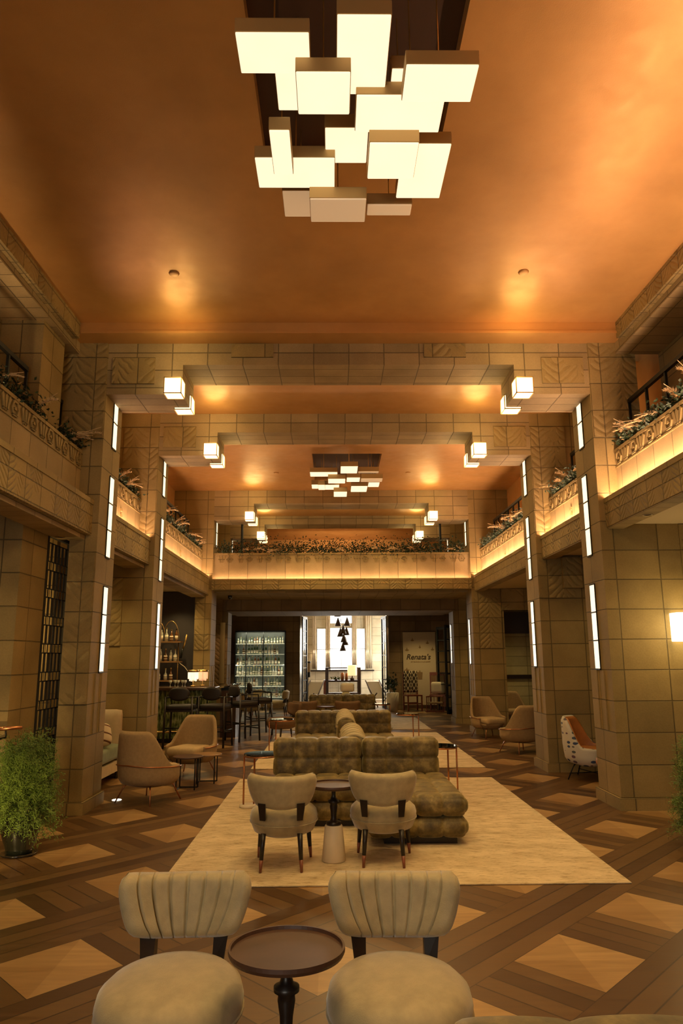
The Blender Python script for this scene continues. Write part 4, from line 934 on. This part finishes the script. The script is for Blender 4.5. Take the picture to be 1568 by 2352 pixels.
# glowing glass shelves beside the fourth left pier
r = empty('mirror_shelf', (-3.02, 18.9, 0)); tag(r, 'mirrored shelf tower glowing orange beside the fourth left pier', 'shelf')
MB().box(-.26, -.24, -.4, .0, .9, 2.55).build('mirror_panel', 'mirror_glass', r); MB().box(-.02, .10, -.36, -.33, 1.0, 2.5).build('frame', 'brass', r)
light('shelf_tower_glow', 'SPOT', (-2.95, 18.1, 2.6), 14, (1, .55, .28), .04, (0, 0, 0), 110, .8)
# dining chairs in front of the cabinet
for loc, rz, lb in [((-2.55, 20.1, 0), 120, 'cream chair beside the bar stools, turned away'), ((-2.45, 21.9, 0), 30, 'cream chair facing the viewer in front of the lit cabinet'), ((-1.75, 21.3, 0), -95, 'cream chair seen from the side at the right of the lit cabinet')]:
    b_ = dup(f0_, loc, rz); b_['label'] = lb
r = empty('small_table', (-2.05, 22.3, 0)); tag(r, 'small black table between the cream chairs by the lit cabinet', 'table')
MB().lathe([(0, .6), (.22, .6), (.22, .62), (0, .62)], n=24).build('table_top', 'black_wood', r); MB().tube((0, 0, 0), (0, 0, .6), .02).build('stem', 'black_metal', r); MB().lathe([(0, 0), (.15, 0), (.15, .015), (0, .015)], n=20).build('foot', 'black_metal', r)

# ------------------------------------------------------------------ right end: poster, wooden chairs, folding doors
r = empty('wall_panel', (2.6, 23.96, 0)); tag(r, 'tall cream advertising panel with a script name and small plant pictures', 'panel')
MB().box(-.53, .53, -.02, .02, .12, 2.42).build('board', 'cream_paint', r); plain('ink', (.05, .028, .012), .7); plain('ink_soft', (.30, .19, .08), .7)
def text(body, x, z, size, parent, mat='ink', y=-.024, shear=.25, rz=0):
    c = bpy.data.curves.new('lettering', 'FONT'); c.body = body; c.size = size; c.extrude = .002; c.align_x = 'CENTER'; c.shear = shear; c.offset = .004
    o = bpy.data.objects.new('lettering', c); COL.objects.link(o); o.parent = parent; o.location = (x, y, z); o.rotation_euler = (radians(90), 0, rz)
    dg = bpy.context.evaluated_depsgraph_get(); me = bpy.data.meshes.new_from_object(o.evaluated_get(dg)); bpy.data.objects.remove(o)
    o = bpy.data.objects.new('lettering', me); COL.objects.link(o); o.parent = parent; o.location = (x, y, z); o.rotation_euler = (radians(90), 0, rz); me.materials.clear(); me.materials.append(MATS[mat]); return o
text("Renata's", -.04, 1.55, .235, r)
mb = MB(); rn = random.Random(2)
for k in range(15): x = -.28+k*.043; mb.box(x, x+rn.uniform(.018, .032), -.026, -.02, 1.455+rn.uniform(-.006, .0), 1.485+rn.uniform(0, .012))
mb.build('small_print', 'ink_soft', r)
for x, z, s_ in [(-.22, 2.16, .06), (.27, 2.07, .06), (-.4, 1.85, .07), (.02, 1.93, .04), (.43, 1.86, .06)]:
    MB().add([(x-s_, -.026, z), (x-s_*.4, -.026, z-.03), (x+s_*.4, -.026, z-.03), (x+s_, -.026, z), (x+.02, -.026, z+.02), (x, -.026, z+.09), (x-.02, -.026, z+.02)], [(0, 1, 2, 3, 4, 5, 6)]).build('plant_picture', 'ink_soft', r)
for x, z in [(-.42, 1.22), (.0, 1.14), (.42, 1.05)]:
    MB().add([(x-.08, -.026, z), (x-.06, -.026, z-.22), (x+.07, -.026, z-.22), (x+.09, -.026, z), (x+.02, -.026, z+.01), (x+.01, -.026, z+.06), (x-.01, -.026, z+.06), (x-.02, -.026, z+.01)], [(0, 1, 2, 3, 4, 5, 6, 7)]).build('pot_picture', 'ink_soft', r)
def wood_chair(label, loc, rz, cushion):
    r = empty('wooden_chair', loc, rz); tag(r, label, 'chair')
    for x, y in ((-.22, -.22), (.22, -.22)): MB().box(x-.02, x+.02, y-.02, y+.02, 0, .47).build('leg', 'red_wood', r)
    for x in (-.22, .22): MB().box(x-.02, x+.02, .2, .24, 0, 1.15).build('leg', 'red_wood', r)
    MB().box(-.24, .24, -.24, .24, .44, .48).build('seat', 'red_wood', r); MB().box(-.22, .22, .205, .235, 1.05, 1.15).build('top_rail', 'red_wood', r)
    for y in (-.22, .22): MB().box(-.21, .21, y-.01, y+.01, .2, .24).build('stretcher', 'red_wood', r)
    mb = MB()
    for k in range(7): mb.box(-.17+k*.055, -.155+k*.055, .212, .228, .48, 1.05)
    mb.build('spindles', 'red_wood', r)
    return r
wood_chair('reddish wooden chair with a diamond patterned throw at the left of the cream panel', (2.26, 23.1, 0), 12, 0); wood_chair('reddish wooden spindle chair with a pale pillow at the right of the cream panel', (3.05, 23.2, 0), -10, 1)
o = rbox(.44, .07, .66, .03, seg=(10, 4, 10)).build('woven_throw', 'diamond_weave', smooth=True, loc=(2.22, 23.24, .87)); o.rotation_euler.z = radians(12); tag(o, 'dark throw with pale diamond weave hung on the left wooden chair', 'throw')
o = rbox(.44, .16, .36, .07, seg=(10, 6, 10)).build('throw_pillow', 'white_fabric', smooth=True, loc=(3.07, 23.2, .68)); o.rotation_euler.z = radians(-10); tag(o, 'pale pillow on the right wooden chair by the folding door', 'pillow')
r = empty('floor_stool', (2.85, 22.4, 0)); tag(r, 'small curved wooden spindle stool in front of the right wooden chair', 'stool')
mb = MB(); 
for k in range(9): a_ = pi*k/8; mb.tube((.25*cos(a_), .2*sin(a_), .05), (.25*cos(a_), .2*sin(a_), .44), .01, n=6)
mb.build('spindles', 'red_wood', r); MB().path([(.25*cos(pi*k/12), .2*sin(pi*k/12), .45) for k in range(13)], .02, 8).build('arm_hoop', 'red_wood', r, True); MB().box(-.27, .27, -.02, .22, .0, .05).build('base', 'red_wood', r); MB().box(-.24, .24, 0, .2, .25, .29).build('seat', 'seat_fabric', r)
r = empty('potted_plant', (1.62, 22.9, 0)); tag(r, 'pale tall pot with a dark leafy plant right of the garden doorway', 'potted plant')
MB().lathe([(0, 0), (.15, 0), (.19, .3), (.2, .55), (.17, .56), (0, .54)], n=24).build('pot', 'white_pot', r, True); mb = MB(); leafy(mb, random.Random(5), (0, 0, .75), (.09, .09, .14), 160, .13, .03); mb.build('foliage', 'leaf_dark', r)
# folding doors, open against the right
def door(n, loc, rz, wd, hh, panes=7):
    d = struct(MB().box(0, wd, -.025, .025, 0, .12).build('door_%d' % n, 'black_metal')); d.location = loc; d.rotation_euler.z = radians(rz)
    mb = MB(); mb.box(0, .06, -.025, .025, .12, hh); mb.box(wd-.06, wd, -.025, .025, .12, hh); mb.box(.06, wd-.06, -.025, .025, hh-.08, hh)
    for k in range(1, panes): z = .12+(hh-.2)*k/panes; mb.box(.06, wd-.06, -.015, .015, z-.015, z+.015)
    mb.box(wd/2-.01, wd/2+.01, -.012, .012, .12, hh-.08)
    mb.build('door_frame', 'black_metal', d); MB().box(.06, wd-.06, -.003, .003, .12, hh-.08).build('pane', 'clear_glass', d)
door(1, (3.10, 21.6, 0), 66, .9, 2.55); door(2, (3.46, 22.5, 0), 116, .85, 2.55); door(3, (-1.2, 23.9, 0), 78, .6, 2.95); door(4, (1.55, 23.9, 0), 102, .6, 2.95)
for x in (-1.24, 1.58): struct(MB().box(x-.03, x+.03, 23.9, 24.28, 0, 3.0).build('trim_door_jamb', 'mirror_glass'))
# garden room furniture
r = empty('spindle_cabinet', (.16, 26.3, 0)); tag(r, 'wooden shelf cabinet with spindle back, silhouetted in the garden doorway', 'cabinet')
for x in (-.58, .56): MB().box(x-.06, x+.06, -.02, .3, 0, 1.28).build('post', 'dark_wood', r)
for z in (.06, .35, .78): MB().box(-.6, .6, -.06, .36, z, z+.06).build('shelf_board', 'dark_wood', r)
mb = MB()
for k in range(22): mb.box(-.49+k*.046, -.475+k*.046, .25, .27, .06, 1.25)
mb.build('spindles', 'dark_wood', r); MB().box(-.55, .55, .24, .28, 1.24, 1.28).build('top_rail', 'dark_wood', r); MB().box(-.7, -.62, -.1, .1, 0, .85).build('side_post', 'red_wood', r)
r = empty('table_lamp', (.47, 26.15, .84)); tag(r, 'lamp with glowing orange drum shade on the spindle cabinet', 'lamp')
MB().lathe([(.16, .16), (.165, .17), (.165, .52), (.16, .52)], n=28).build('lamp_shade', 'orange_shade', r, True); MB().lathe([(0, 0), (.07, 0), (.08, .05), (.03, .1), (.01, .18), (.01, .3)], n=16).build('base', 'dark_wood', r, True)
for x, lb, h_ in ((.12, 'left', .26), (.27, 'right', .24)):
    tag(MB().lathe([(0, 0), (.05, 0), (.055, h_), (.045, h_), (.04, .03), (0, .03)], n=16).build('candle_holder', 'copper', smooth=True, loc=(x, 26.15, .84)), '%s copper candle holder on the spindle cabinet' % lb, 'candle holder')
r = empty('low_plant', (-.1, 26.15, .84)); tag(r, 'low green plant on the spindle cabinet', 'plant'); mb = MB(); leafy(mb, random.Random(8), (0, 0, .05), (.07, .04, .03), 70, .08, .02); mb.build('foliage', 'leaf_fern', r); MB().lathe([(0, 0), (.05, 0), (.06, .05), (0, .05)], n=12).build('pot', 'dark_wood', r)
r = empty('pendant_cluster', (.18, 26.0, 4.2)); tag(r, 'hanging cluster of dark cone shades in front of the garden window', 'pendant light')
for k, (x, y, z) in enumerate([(-.22, 0, 3.05), (-.2, .1, 2.72), (.12, -.1, 2.72), (-.02, 0, 2.45), (-.12, .12, 2.35), (.1, .12, 2.4), (.0, -.1, 2.15), (.06, .1, 2.05), (-.03, .05, 1.85), (.1, -.05, 3.1)]):
    c = MB().lathe([(.015, .30), (.07, .14), (.125, 0), (.12, 0), (.065, .14), (.01, .29)], (x, y, z-4.2), 16).build('cone_shade', 'dark_wood', r, True); MB().tube((x, y, z+.29-4.2), (x*.3, y*.3, 0), .004, n=5).build('cord', 'black_metal', c)
for x, lb in ((-.95, 'left'), (1.35, 'right')):
    r = empty('garden_armchair', (x, 25.3, 0), 30 if x > 0 else -30); tag(r, 'low sling chair with a sloping wooden frame at the %s of the garden doorway' % lb, 'chair')
    for s_ in (-.28, .28): MB().tube((s_, -.35, .0), (s_, .4, .85), .02).build('side_rail', 'dark_wood', r, True); MB().tube((s_, .35, 0), (s_, -.3, .45), .02).build('leg', 'dark_wood', r, True)
    MB().add([(-.27, -.28, .3), (.27, -.28, .3), (.27, 0, .27), (-.27, 0, .27), (.27, .38, .8), (-.27, .38, .8), (-.27, -.28, .28), (.27, -.28, .28), (.27, 0, .25), (-.27, 0, .25), (.27, .40, .79), (-.27, .40, .79)], [(0,1,2,3),(3,2,4,5),(7,6,9,8),(8,9,11,10),(0,6,7,1),(5,4,10,11),(1,7,8,2),(2,8,10,4),(0,3,9,6),(3,5,11,9)]).build('sling_seat', 'white_fabric', r)
tag(rbox(.32, .14, .2, .06, seg=(8, 6, 6)).build('throw_pillow', 'white_fabric', smooth=True, loc=(.13, 17.32, .93)), 'pale pillow on top of the third sofa back', 'pillow')
r = empty('floor_lantern', (-1.05, 24.9, 0)); tag(r, 'dark lantern on a post just inside the garden doorway on the left', 'lamp')
MB().tube((0, 0, 0), (0, 0, 1.0), .02).build('post', 'black_metal', r); MB().box(-.08, .08, -.08, .08, 1.15, 1.45).build('shade', 'seat_fabric', r); mb = MB(); mb.box(-.09, .09, -.09, .09, 1.45, 1.5); mb.box(-.08, .08, -.08, .08, .98, 1.15); mb.build('body', 'black_metal', r)
